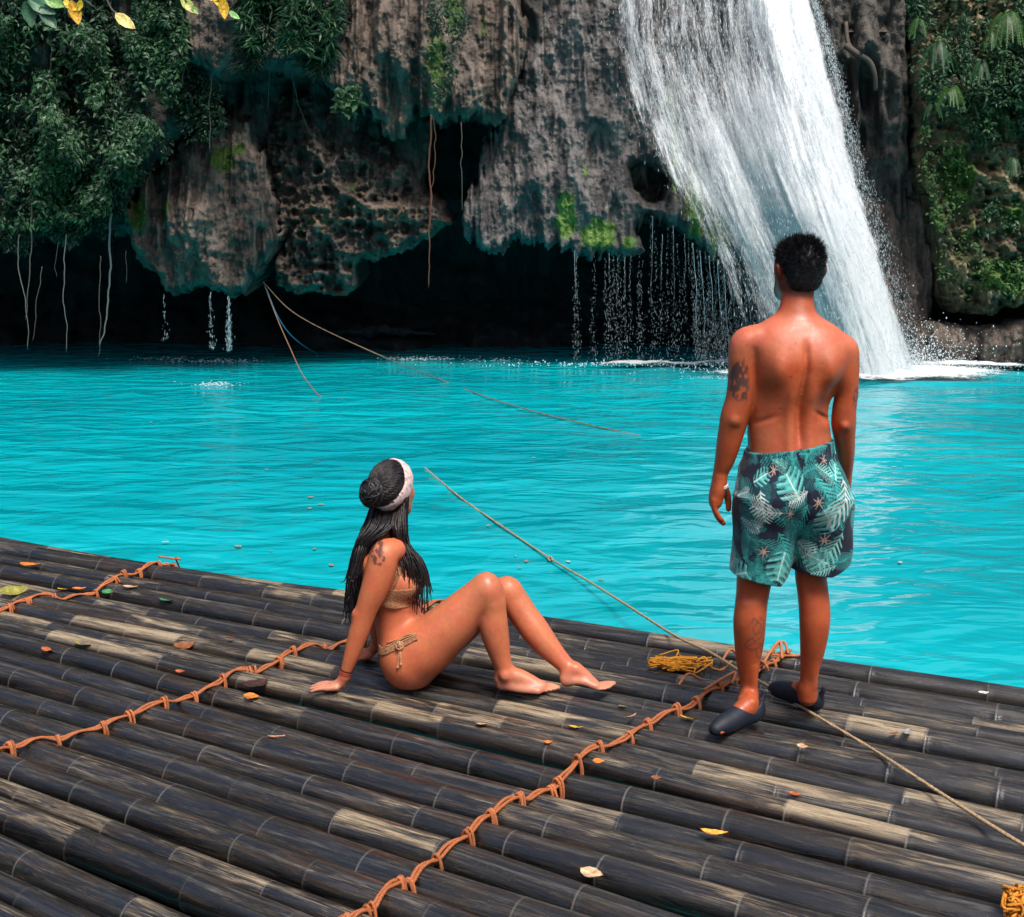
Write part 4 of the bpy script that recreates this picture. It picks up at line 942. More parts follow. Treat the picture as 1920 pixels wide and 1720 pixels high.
def build_raft():
    r = np.random.default_rng(23)
    root = empty('bamboo_raft', (0.35, 4.6, 0)); base = np.array([0.35, 4.6, 0])
    tag(root, 'weathered dark bamboo raft of lashed poles on which both people rest', 'raft')
    Nn, Nf = np.array([-.90, 3.38]), np.array([.35, 5.765])
    dn, df = np.array([.832, -.555]), np.array([.890, -.456])
    poles = []
    w = -.47
    L = 2.7
    while w < 1.0:
        d0 = r.choice([.082, .098, .112, .128, .150], p=[.16, .27, .27, .2, .1])
        if w + d0 / L > 1.0: d0 = max(.09, (1.0 - w) * L)
        poles.append((w + d0 / L / 2, d0 / 2)); w += d0 / L * r.uniform(1.10, 1.42)
    poles[-1] = (poles[-1][0], .058)
    top_n = len(poles); poles += [(w_ + .5 * .11 / L, .050) for w_ in np.arange(-.5, .93, .108 / L)]      # lower layer added so the gaps between poles look shaded dark
    info = []
    K = len(poles)
    for i, (w, R) in enumerate(poles):
        c = Nn + (Nf - Nn) * w; d = dn + (df - dn) * np.clip(w, -.4, 1); d = d / np.linalg.norm(d); p = np.array([-d[1], d[0]])
        t0, t1 = -4.7 + r.uniform(-.3, .1), 4.4 + r.uniform(-.1, .4)
        flip = 1 if r.random() < .6 else -1
        # internodes
        nodes = [t0 - r.uniform(0, .3)]
        while nodes[-1] < t1 + .4: nodes.append(nodes[-1] + r.uniform(.26, .50) * (.8 + R * 4))
        nodes = np.array(nodes[1:])
        tt = np.arange(t0, t1, .03 if i < top_n else .12)
        if i < top_n: tt = np.unique(np.round(np.concatenate([tt] + [nodes + q for q in (-.026, -.016, -.010, -.007, -.0045, -.002, 0, .002, .0045, .007, .010, .016, .026)]), 4)); tt = tt[(tt >= t0) & (tt <= t1)]
        taper = 1 + flip * (tt / 4.5) * -.09; k = np.searchsorted(nodes, tt); sd_ = (tt[:, None] - nodes[None])[np.arange(len(tt)), np.argmin(np.abs(tt[:, None] - nodes[None]), 1)]
        dist = np.min(np.abs(tt[:, None] - nodes[None]), 1)
        segw = r.uniform(0, 1, len(nodes) + 2); bias = r.choice([-.35, -.22, -.10, .16], p=[.35, .3, .22, .13]); segv = np.where(segw > .80, .55, np.where(segw > .6, .2, -.15)) + bias
        if i in (2, 3, 5): segv = segv + .95
        Rr = R * taper * (1 + .050 * np.exp(-(sd_ / .005) ** 2) + .032 * np.exp(-((sd_ - .011) / .004) ** 2) - .022 * np.exp(-((dist - .022) / .014) ** 2)) * (1 + .012 * np.sin(k * 2.3 + i))
        # lie: gentle bends, small differences in height
        off = .022 * noise3(tt * .45, i * 7.7, 0, 5) + .006 * noise3(tt * 1.7, i * 3.1, 0, 6)
        zt = -.004 + .020 * noise3(tt * .4, i * 5.3, 2, 7) - .022 * (i % 3 == 1) - .012 * (i % 5 == 2) - .5 * max(0, .048 - R)
        zt = np.minimum(zt, .004)
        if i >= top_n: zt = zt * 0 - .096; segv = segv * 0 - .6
        if i < top_n: info.append((tt, np.array(c), d, p, off, zt, Rr))
        S = 26; th = np.arange(S + 1) / S * 2 * np.pi - np.pi / 2
        rr = Rr[:, None] * (1 + .012 * np.cos(2 * th + i)[None] + .006 * noise3(tt[:, None] * 3, np.cos(th) * 1.5 + i * 9, np.sin(th) * 1.5, 8))
        cz = (zt - Rr)[:, None]
        px_ = c[0] + d[0] * tt[:, None] + p[0] * (off[:, None] + rr * np.cos(th)); py_ = c[1] + d[1] * tt[:, None] + p[1] * (off[:, None] + rr * np.cos(th))
        V = np.stack([px_, py_, cz + rr * np.sin(th)], -1).reshape(-1, 3) - base
        n = len(tt); a = np.arange(n - 1)[:, None]; b = np.arange(S)[None]
        F = np.stack(np.broadcast_arrays(a * (S + 1) + b, a * (S + 1) + b + 1, (a + 1) * (S + 1) + b + 1, (a + 1) * (S + 1) + b), -1).reshape(-1, 4)
        ringv = np.exp(-((sd_ - .001) / .0030) ** 2) * r.uniform(.1, 1, len(segv))[np.clip(k, 0, len(segv) - 1)]; sv = segv[np.clip(k, 0, len(segv) - 1)]
        sv = np.convolve(np.pad(sv, 3, 'edge'), np.ones(7) / 7, 'valid') + .30 * noise3(tt * 1.3, i * 3.7, 0, 15)
        col = np.stack(np.broadcast_arrays(ringv[:, None], np.clip(sv, -.6, 1.4)[:, None], r.random() + 0 * ringv[:, None] + 0 * th[None]), -1).reshape(-1, 3)
        uv = np.stack(np.broadcast_arrays(th[None] / (2 * np.pi) * R * 6.28 * 4 + 0 * tt[:, None], tt[:, None]), -1).reshape(-1, 2)
        # close the ends
        e = []
        for s_, base_i in ((0, 0), (1, (n - 1) * (S + 1))):
            m = len(V); V = np.concatenate([V, V[base_i:base_i + S].mean(0, keepdims=True)]); col = np.concatenate([col, [[0, .2, .5]]]); uv = np.concatenate([uv, [[0, 0]]])
            for q in range(S): e.append((m, base_i + q + (1 - s_), base_i + q + s_) if s_ == 0 else (m, base_i + q, base_i + q + 1))
        mesh('bamboo_pole', V, F, MAT['bamboo' if i < top_n else 'bamboo_gap_shade'], root, col, uv, True, e)
    def deck(x, y):
        """height of the pole tops at a point of the deck, and the pole's index"""
        best = -1; bz = -.12
        for i, (tt, c, d, p, off, zt, Rr) in enumerate(info):
            q = np.array([x, y]) - c; t = q @ d
            if t < tt[0] or t > tt[-1]: continue
            j = np.searchsorted(tt, t); j = min(j, len(tt) - 1); s = q @ p - off[j]
            if abs(s) < Rr[j]:
                z = zt[j] - Rr[j] + math.sqrt(Rr[j] ** 2 - s * s)
                if z > bz: bz, best = z, i
        return bz, best
    # ---- lashings: two strands laid over the poles, wrapped down into every gap
    oc = np.array([.40, .125, .045])
    def lashing(px, name='lashing_rope', seed=0, loose=0):
        rr = np.random.default_rng(seed); mb = MB()
        pts = np.concatenate([G(*q, 0)[None, :2] for q in px]); L = np.linalg.norm(np.diff(pts, axis=0), axis=1).sum()
        q = spline(pts, max(int(L / .006), 20)); t = np.linspace(0, L, len(q))
        tang = np.gradient(q, axis=0); tang /= np.linalg.norm(tang, axis=1, keepdims=True); nn = np.stack([-tang[:, 1], tang[:, 0]], 1)
        wob = .010 * noise3(t * 3.1, seed, 0, 3) + .006 * noise3(t * 9, seed, 1, 3)
        q = q + nn * wob[:, None]
        zs = np.array([deck(x, y)[0] for x, y in q])
        # the rope bridges the gaps: a sagging upper envelope of the deck
        env = zs.copy(); 
        for i in range(len(t)):
            w_ = np.abs(t - t[i]) < .10; env[i] = (zs[w_] - 4.5 * (t[w_] - t[i]) ** 2).max()
        env = np.convolve(np.pad(env, 4, 'edge'), np.ones(9) / 9, 'valid') + .007
        cols = lambda m, v: oc * v + np.zeros((m, 1)) 
        for s_, ph in ((-1, 0), (1, 2.1)):
            z = env + .003 * np.sin(t * 40 + ph); sep = .0058 + .0016 * np.sin(t * 21 + ph)
            mb.tube(np.stack([q[:, 0] + nn[:, 0] * sep * s_, q[:, 1] + nn[:, 1] * sep * s_, z], 1), .0058, 7, oc * rr.uniform(.85, 1.15))
        # wraps in the gaps
        mins = [i for i in range(6, len(zs) - 6) if zs[i] == zs[max(0, i - 7):i + 8].min() and zs[i] < env[i] - .016]
        last = -1
        for i in mins:
            if t[i] - last < .05: continue
            last = t[i]
            for kk in range(int(rr.integers(2, 4))):
                o = (kk - .8) * .010 + rr.normal(0, .003); th = np.linspace(-.4, 2 * np.pi - .2, 22)
                A = tang[i]; B = nn[i]; lean = rr.uniform(-.5, .5)
                cx = q[i] + A * o
                w_ = .0155 + rr.uniform(0, .004); hgt = max(.020, (env[i] - zs[i]) * .5 + .008)
                P3 = np.stack([cx[0] + B[0] * w_ * np.cos(th) + A[0] * lean * .016 * np.sin(th), cx[1] + B[1] * w_ * np.cos(th) + A[1] * lean * .016 * np.sin(th), env[i] - hgt * .72 + hgt * np.sin(th)], 1)
                mb.tube(P3, .0052, 7, oc * rr.uniform(.75, 1.2))
            if rr.random() < .3:
                e = q[i] + nn[i] * rr.uniform(-.05, .05); mb.tube(spline(np.array([[*q[i], env[i]], [*(q[i] * .5 + e * .5), env[i] + .004], [*e, deck(*e)[0] + .004]]), 10), .0042, 6, oc * 1.1)
        for i in range(loose):                                # a frayed end of loose turns
            c = q[-1]; a = rr.uniform(0, 6.28, 4)
            w3 = [[c[0] + .05 * math.cos(x) * (1 + j * .5), c[1] + .035 * math.sin(x) * (1 + j * .4), 0] for j, x in enumerate(a)]
            for j_, x in enumerate(w3):
                if deck(x[0], x[1])[0] < -.10: x[0], x[1] = c[0] + .012 * (j_ - 1.5), c[1] - .05 - .01 * j_
                x[2] = max(deck(x[0], x[1])[0], -.02) + .012
            mb.tube(spline(np.array([[*c, env[-1]]] + w3), 40), .0055, 7, oc * rr.uniform(.9, 1.3))
        b = mb.build(name, MAT['rope'], root)
        co = np.empty(len(b.data.vertices) * 3, f32); b.data.vertices.foreach_get('co', co); b.data.vertices.foreach_set('co', (co.reshape(-1, 3) - base).ravel().astype(f32)); b.data.update()
    lashing([(-330, 1250), (-180, 1196), (-60, 1160), (20, 1128), (95, 1108), (165, 1103), (225, 1082), (290, 1054), (338, 1040)], seed=1, loose=2)
    lashing([(-420, 1600), (-220, 1504), (-70, 1436), (60, 1378), (190, 1350), (330, 1300), (430, 1262), (500, 1246), (570, 1212), (640, 1196), (720, 1165), (780, 1136), (826, 1122)], seed=2)
    lashing([(470, 1880), (540, 1806), (600, 1745), (668, 1700), (740, 1658), (800, 1606), (880, 1546), (960, 1490), (1040, 1452), (1120, 1406), (1200, 1368), (1290, 1312), (1370, 1272), (1430, 1244), (1478, 1218)], seed=3, loose=2)
    lashing([(1700, 2010), (1790, 1870), (1850, 1790), (1900, 1710), (1990, 1640), (2100, 1590), (2260, 1500), (2380, 1440)], seed=4)
    return root, deck

def leaf_mesh(L, W, curl=.2, fold=.25, n=9, m=4, seed=0, stem=.25):
    r = np.random.default_rng(seed); u = np.linspace(0, 1, n); v = np.linspace(-1, 1, 2 * m + 1)
    wid = W * np.sin(np.pi * u ** .8) ** .85
    wid[0] = wid[-1] = W * .02
    U, Vv = np.meshgrid(u, v, indexing='ij')
    x = U * L; y = Vv * wid[:, None] * .5 * (1 + .05 * np.sin(U * 25 + Vv * 2)); z = curl * L * (U - .5) ** 2 * 1.2 + fold * np.abs(y) + .03 * L * fbm(U * 3, Vv * 2, seed, 2, seed)
    top = np.stack([x, y, z], -1).reshape(-1, 3); bot = top - [0, 0, .0012]
    a = np.arange(n - 1)[:, None]; b = np.arange(2 * m)[None]; k = 2 * m + 1
    F = np.stack(np.broadcast_arrays(a * k + b, (a + 1) * k + b, (a + 1) * k + b + 1, a * k + b + 1), -1).reshape(-1, 4)
    N = len(top); mid = (np.abs(Vv) < .15).ravel()
    V = np.concatenate([top, bot]); FF = np.concatenate([F[:, ::-1], F + N])
    sh = np.where(mid, 1.25, 1.0); sh = np.concatenate([sh, sh * .8])
    return V, FF, sh

def put_leaf(px, py, Lpx, ang, col, label, z0, group, deck=None, curl=.25, wr=.5, seed=0, tilt=0.0, kind='fallen_leaf'):
    p = G(px, py, z0)
    if deck is not None:
        for _ in range(2): z = max(deck(p[0], p[1])[0], -.03); p = G(px, py, z)
        p[2] = z + .006
    s = mpp(p); L = Lpx * s * 1.25
    V, F, sh = leaf_mesh(L, L * wr, curl, .2, seed=seed)
    V = V - [L / 2, 0, 0]
    r = np.random.default_rng(seed); a = math.radians(ang); tl = tilt
    Rz = np.array([[math.cos(a), -math.sin(a), 0], [math.sin(a), math.cos(a), 0], [0, 0, 1]])
    Rx = np.array([[1, 0, 0], [0, math.cos(tl), -math.sin(tl)], [0, math.sin(tl), math.cos(tl)]])
    V = V @ (Rz @ Rx).T
    if deck is None: V[:, 2] *= .35
    V[:, 2] -= np.percentile(V[:, 2], 15) if deck is not None else V[:, 2].min() * .3
    cc = np.array(col) * sh[:, None] * (1 + .35 * fbm(V[:, 0] * 60, V[:, 1] * 60, 0, 3, seed)[:, None])
    o = mesh(kind, V, F, MAT['leaf'], None, np.clip(cc, 0, 1)); o.location = p
    tag(o, label, 'leaf', group)
    return o

def build_leaves(deck):
    OR, YE, TN, GR, RD, OL, BR = (.55, .17, .03), (.62, .36, .04), (.50, .30, .17), (.05, .22, .07), (.40, .10, .03), (.26, .24, .05), (.22, .08, .03)
    L = [(57, 1061, 34, 10, OR, 'orange brown leaf near the raft edge at far left', .5), (27, 1112, 44, 40, OL, 'yellow green leaf lying against the farthest rope lashing at far left', .7),
         (118, 1108, 18, 5, YE, 'small yellow leaf beside the farthest rope lashing', .6), (148, 1106, 20, 30, OR, 'small orange leaf lying on the farthest rope lashing', .5),
         (202, 1113, 22, -20, GR, 'green leaf just below the farthest rope lashing', .6), (312, 1129, 28, -8, GR, 'slim green leaf on a pole below the end of the farthest lashing', .3),
         (244, 1103, 24, 15, TN, 'pale tan leaf near the farthest rope lashing', .45), (345, 1214, 34, 55, BR, 'large curled brown leaf on a dark pole', .7),
         (156, 1212, 34, -15, OL, 'olive leaf beside a pale worn pole at left', .6), (88, 1221, 26, -20, RD, 'reddish tan leaf on a dark pole at left', .45),
         (338, 1262, 16, 10, RD, 'small red brown leaf between two poles left of the middle lashing', .5), (432, 1198, 12, 20, OR, 'tiny orange leaf above the middle lashing', .5),
         (480, 1286, 44, 70, (.05, .022, .02), 'large dark wet leaf lying over the pole beside the middle lashing', .8), (472, 1309, 26, 5, OR, 'orange leaf sticking out under the large dark wet leaf', .6),
         (518, 1385, 26, 25, (.55, .25, .15), 'pinkish tan leaf on a pole in front of the seated woman', .45), (1339, 1565, 42, 5, (.70, .33, .05), 'bright yellow orange leaf alone on the near poles', .4),
         (1110, 1642, 40, -15, (.58, .38, .22), 'pale tan torn leaf on the nearest dark poles', .6), (1290, 1350, 30, -12, YE, 'yellow leaf next to the right lashing by the man', .35),
         (1080, 1366, 22, 10, YE, 'thin yellow leaf on wet poles left of the right lashing', .3), (1122, 1431, 18, 20, OR, 'small orange leaf below the right lashing', .7),
         (1182, 1347, 26, 60, TN, 'narrow tan leaf standing on edge left of the right lashing', .3), (1356, 1374, 20, 10, OR, 'glowing orange leaf under the toe of the left shoe', .5),
         (1505, 1403, 18, -10, TN, 'small tan leaf in front of the mooring rope', .6), (1676, 1378, 14, 40, RD, 'small red leaf right of the mooring rope', .6),
         (1700, 1376, 26, 80, (.25, .24, .22), 'pale grey leaf standing between poles at right', .5), (1490, 1492, 20, 0, RD, 'thin red brown leaf on a near pole below the mooring rope', .35),
         (1168, 1328, 16, 0, OL, 'small olive leaf in front of the far foot of the woman', .6), (1844, 1302, 16, 20, (.55, .54, .52), 'small pale leaf near the right raft edge', .6),
         (1028, 1395, 14, 30, OR, 'tiny orange leaf between wet poles right of centre', .6), (905, 1362, 22, 20, TN, 'crumpled tan leaf on the poles below the seated woman', .7),
         (880, 1322, 18, -10, RD, 'small red leaf beneath the thighs of the woman', .5), (1230, 1462, 16, 10, BR, 'small brown leaf on a worn pole right of the lashing', .6)]
    for i, (x, y, l, a, c, lab, wr) in enumerate(L):
        put_leaf(x, y, l, a - 20, c, lab, 0, 'fallen leaves lying on the raft', deck, .35, wr, 100 + i, .25 * math.sin(i * 2.1))
    W = [(583, 932, 13, 'small pinkish leaf floating left of the woman\'s headband'), (602, 946, 13, 'tan leaf floating nearest to the bun of the woman'), (581, 953, 11, 'yellowish leaf floating in the trio left of the headband'),
         (590, 1029, 12, 'yellow leaf floating alone left of the woman\'s shoulder'), (621, 1059, 14, 'white leaf floating close to the raft left of the woman'), (446, 1024, 17, 'olive leaf floating off the raft between farthest lashing and woman'),
         (310, 1016, 15, 'tan leaf floating just above the farthest lashing'), (508, 1032, 8, 'tiny green leaf floating beside the olive floating leaf'), (987, 1052, 12, 'white petal like leaf floating beside the knot of the rope'), (967, 1042, 8, 'tiny pale leaf floating left of the rope knot'),
         (1066, 1053, 13, 'pinkish leaf floating right of the rope knot'), (1128, 1087, 14, 'tan leaf floating right of the rope above the raft'), (975, 1064, 10, 'yellowish leaf floating below the rope knot'), (916, 985, 11, 'yellowish leaf floating under the rope near the headband'),
         (1688, 1054, 14, 'olive leaf floating right of the swim shorts'), (640, 748, 10, 'pale leaf floating beside the thin rope line'), (283, 792, 9, 'yellow leaf floating far out at left'), (500, 880, 9, 'pale leaf floating mid pool at left'), (1000, 858, 9, 'yellowish leaf floating mid pool between the people'), (1200, 720, 8, 'tan leaf floating near the foam line')]
    for i, (x, y, l, lab) in enumerate(W):
        c = [(.32, .18, .11), (.36, .26, .13), (.42, .38, .30), (.22, .22, .07)][i % 4]
        put_leaf(x, y, l * .8, 31 * i, c, lab, WZ + .012, 'leaves floating on the pool', None, .15, .6, 200 + i, kind='floating_leaf')

def rope_mesh(mb, pts, r, n, col, twist=140, strands=3):
    q = spline(np.array(pts), n); t = np.concatenate([[0], np.cumsum(np.linalg.norm(np.diff(q, axis=0), axis=1))])
    tg = np.gradient(q, axis=0); tg /= np.linalg.norm(tg, axis=1, keepdims=True)
    A = np.cross(tg, [0, 0, 1.]); A /= np.linalg.norm(A, axis=1, keepdims=True); B = np.cross(tg, A)
    for k in range(strands):
        ph = t * twist + k * 2 * np.pi / strands
        mb.tube(q + (np.cos(ph)[:, None] * A + np.sin(ph)[:, None] * B) * r * .55, r * .62, 6, np.array(col) * (1 + .12 * (k - 1)))

def build_ropes(deck, raft):
    def D(x, y, dz=.012):
        p = G(x, y, 0); z = max(deck(p[0], p[1])[0], deck(p[0] + .03, p[1])[0], deck(p[0], p[1] + .04)[0], deck(p[0], p[1] - .04)[0]); p[2] = max(z, -.02) + dz; return p
    mb = MB()
    w = lambda x, y, dz=0: G(x, y, WZ + dz)
    taut = [w(640, 768, -.08), w(735, 826, -.022), w(800, 880, -.004), w(862, 932, .008), w(950, 993, .012), w(1031, 1047, .02)]
    taut += [G(1110, 1094, -.08), G(1180, 1138, -.03), G(1262, 1190, .02)]
    taut += [D(x, y) for x, y in ((1330, 1228), (1385, 1262), (1440, 1292), (1520, 1342), (1640, 1416), (1760, 1492), (1850, 1550), (1935, 1602), (2040, 1668))]
    for i in range(9, len(taut)): taut[i][2] = max(taut[i][2], .012)
    rope_mesh(mb, taut, .0060, 900, (.40, .28, .16), 300)
    k = w(1032, 1048, .022)
    for a in range(5): mb.tube(k + np.stack([.011 * np.cos(np.linspace(0, 6.2, 12) + a), .009 * np.sin(np.linspace(0, 6.2, 12) + a * .7), .010 * np.sin(np.linspace(0, 6.2, 12) + a)], 1), .005, 6, (.30, .24, .16))
    tag(mb.build('mooring_rope', MAT['rope']), 'long beige mooring rope crossing the water and the raft under the man', 'rope')
    A0 = P(492, 528, 18.3)
    mb = MB()
    pts = [A0, P(556, 590, 16.9), P(700, 661, 14.9), G(830, 713, WZ + .03), G(905, 742, WZ + .022), G(1010, 774, WZ + .022), G(1110, 798, WZ + .016), G(1225, 823, WZ - .02)]
    rope_mesh(mb, pts, .0065, 500, (.22, .145, .095), 60); tag(mb.build('mooring_rope', MAT['rope']), 'brown rope running from the hanging rock across the far water to the right', 'rope')
    mb = MB()
    pts = [A0 + np.array([.03, 0, -.06]), P(520, 598, 17.2), P(545, 655, 16.2), P(567, 702, 15.3), G(598, 742, WZ), G(640, 775, WZ - .05)]
    rope_mesh(mb, pts, .0065, 300, (.22, .13, .08), 60); tag(mb.build('mooring_rope', MAT['rope']), 'thin brown rope hanging from the rock steeply down into the water', 'rope')
    mb = MB()
    pts = [A0 + np.array([.05, 0, -.1]), P(522, 596, 18.1), P(553, 636, 18.6), G(600, 668, WZ - .03)]
    rope_mesh(mb, pts, .0075, 200, (.05, .22, .36), 60); tag(mb.build('cord', MAT['rope']), 'blue cord hanging from the rock into the water at the cave mouth', 'cord')
    # frayed orange bundle near the far edge of the raft
    mb = MB(); r = np.random.default_rng(77)
    for k_ in range(34):
        c0 = np.array([r.normal(1268, 20), r.normal(1244, 5)]); q = []
        for j in range(5): q.append(D(np.clip(c0[0] + r.normal(0, 26), 1218, 1335), c0[1] + r.normal(0, 5.5), .008 + r.uniform(0, .03)))
        mb.tube(spline(np.array(q), 30), .0034, 5, np.array([.85, .36, .03]) * r.uniform(.7, 1.15))
    q = [D(1325, 1246, .012), D(1352, 1252, .01), D(1372, 1240, .02)]; mb.tube(spline(np.array(q), 20), .005, 6, (.5, .2, .05))
    tag(mb.build('rope_bundle', MAT['rope']), 'frayed bright orange rope bundle lying on the poles behind the man', 'rope')
    mb = MB()
    for k_ in range(26):
        q = [D(np.clip(r.normal(1912, 22), 1880, 1985), np.clip(r.normal(1700, 16), 1674, 1760), .010 + r.uniform(0, .05)) for j in range(5)]
        mb.tube(spline(np.array(q), 30), .0036, 5, np.array([.72, .28, .03]) * r.uniform(.6, 1.15))
    tag(mb.build('rope_bundle', MAT['rope']), 'tangle of orange rope at the lower right corner of the raft', 'rope')
    # loose brown ends by the man's feet
    for q in ([(1428, 1248), (1445, 1228), (1462, 1215), (1466, 1232)], [(1445, 1226), (1468, 1212), (1478, 1228)], [(1425, 1236), (1436, 1254), (1440, 1256)], [(1352, 1240), (1368, 1226), (1380, 1222)], [(1272, 1287), (1290, 1276), (1315, 1272)], [(1320, 1296), (1350, 1282), (1378, 1268), (1372, 1280)]):
        mb = MB(); mb.tube(spline(np.array([D(x, y, .014 + .022 * (0 < i < len(q) - 1)) for i, (x, y) in enumerate(q)]) - np.array(raft.location), 24), .006, 7, (.46, .17, .07)); mb.build('rope_end', MAT['rope'], raft)

def build_water():
    n = NT('pool_water'); v = n.n('ShaderNodeNewGeometry').outputs['Position']
    big = n.noise(n.map(v, (.22, .5, 1)), 1.0, 3, .5)
    rip = n.noise(n.map(v, (1.1, 1.9, 1)), 1.0, 2, .45, .8); rip2 = n.noise(n.map(v, (3.2, 5.4, 1)), 1.0, 2, .5, .5); rip3 = n.noise(n.map(v, (12, 18, 1)), 1.0, 1, .5)
    col = n.mix(n.ramp(big, .3, .7), (.0016, .29, .35), (.0020, .38, .44))
    h = n.math('ADD', n.math('MULTIPLY', rip, 1.0), n.math('ADD', n.math('MULTIPLY', rip2, .26), n.math('MULTIPLY', rip3, .02)))
    b = n.bsdf(color=col, rough=.12, ior=1.33, normal=n.bump(h, .38, .20))
    b.inputs['Specular IOR Level'].default_value = .5
    m = n.done(b); MAT['water'] = m
    ys = np.concatenate([np.linspace(1.0, 12, 420), np.linspace(12.05, 30, 240)]); xs = np.linspace(-16, 16, 560)
    X, Y = np.meshgrid(xs, ys, indexing='ij')
    Z = WZ + .012 * fbm(X * .9, Y * 1.7, 0, 3, 50) + .004 * noise3(X * 2.6, Y * 4.4, 1, 51)
    # rings round the foot of the fall
    r = np.hypot(X - 6.2, (Y - 18.5) * 1.3); Z = Z + .03 * np.exp(-r / 4) * np.sin(r * 5 + 1.5 * fbm(X, Y, 0, 2, 9))
    V = np.stack([X, Y, Z], -1).reshape(-1, 3); a = np.arange(len(xs) - 1)[:, None]; bq = np.arange(len(ys) - 1)[None]; k = len(ys)
    F = np.stack(np.broadcast_arrays(a * k + bq, (a + 1) * k + bq, (a + 1) * k + bq + 1, a * k + bq + 1), -1).reshape(-1, 4)
    o = mesh('water', V, F, m); tag(o, kind='structure')
    # the basin and banks the pool lies in
    o = mesh('ground', [(-160, -120, -1.6), (160, -120, -1.6), (160, 200, -1.6), (-160, 200, -1.6)], [(0, 1, 2, 3)], simple('pool_bed', (.10, .12, .08), .9)); tag(o, kind='structure')
# ================================================================== cliffs, hanging rock, plants, waterfall
def polydist(px, py, poly):
    """signed distance in pixels, positive inside"""
    p = np.array(poly, float); q = np.roll(p, -1, 0); D = np.full(px.shape, 1e9); ins = np.zeros(px.shape, bool)
    for a, b in zip(p, q):
        ab = b - a; t = np.clip(((px - a[0]) * ab[0] + (py - a[1]) * ab[1]) / (ab @ ab), 0, 1)
        D = np.minimum(D, np.hypot(px - a[0] - t * ab[0], py - a[1] - t * ab[1]))
        c = (a[1] > py) != (b[1] > py)
        with np.errstate(divide='ignore', invalid='ignore'): xi = (b[0] - a[0]) * (py - a[1]) / (b[1] - a[1] + 1e-12) + a[0]
        ins ^= c & (px < xi)
    return np.where(ins, D, -D)

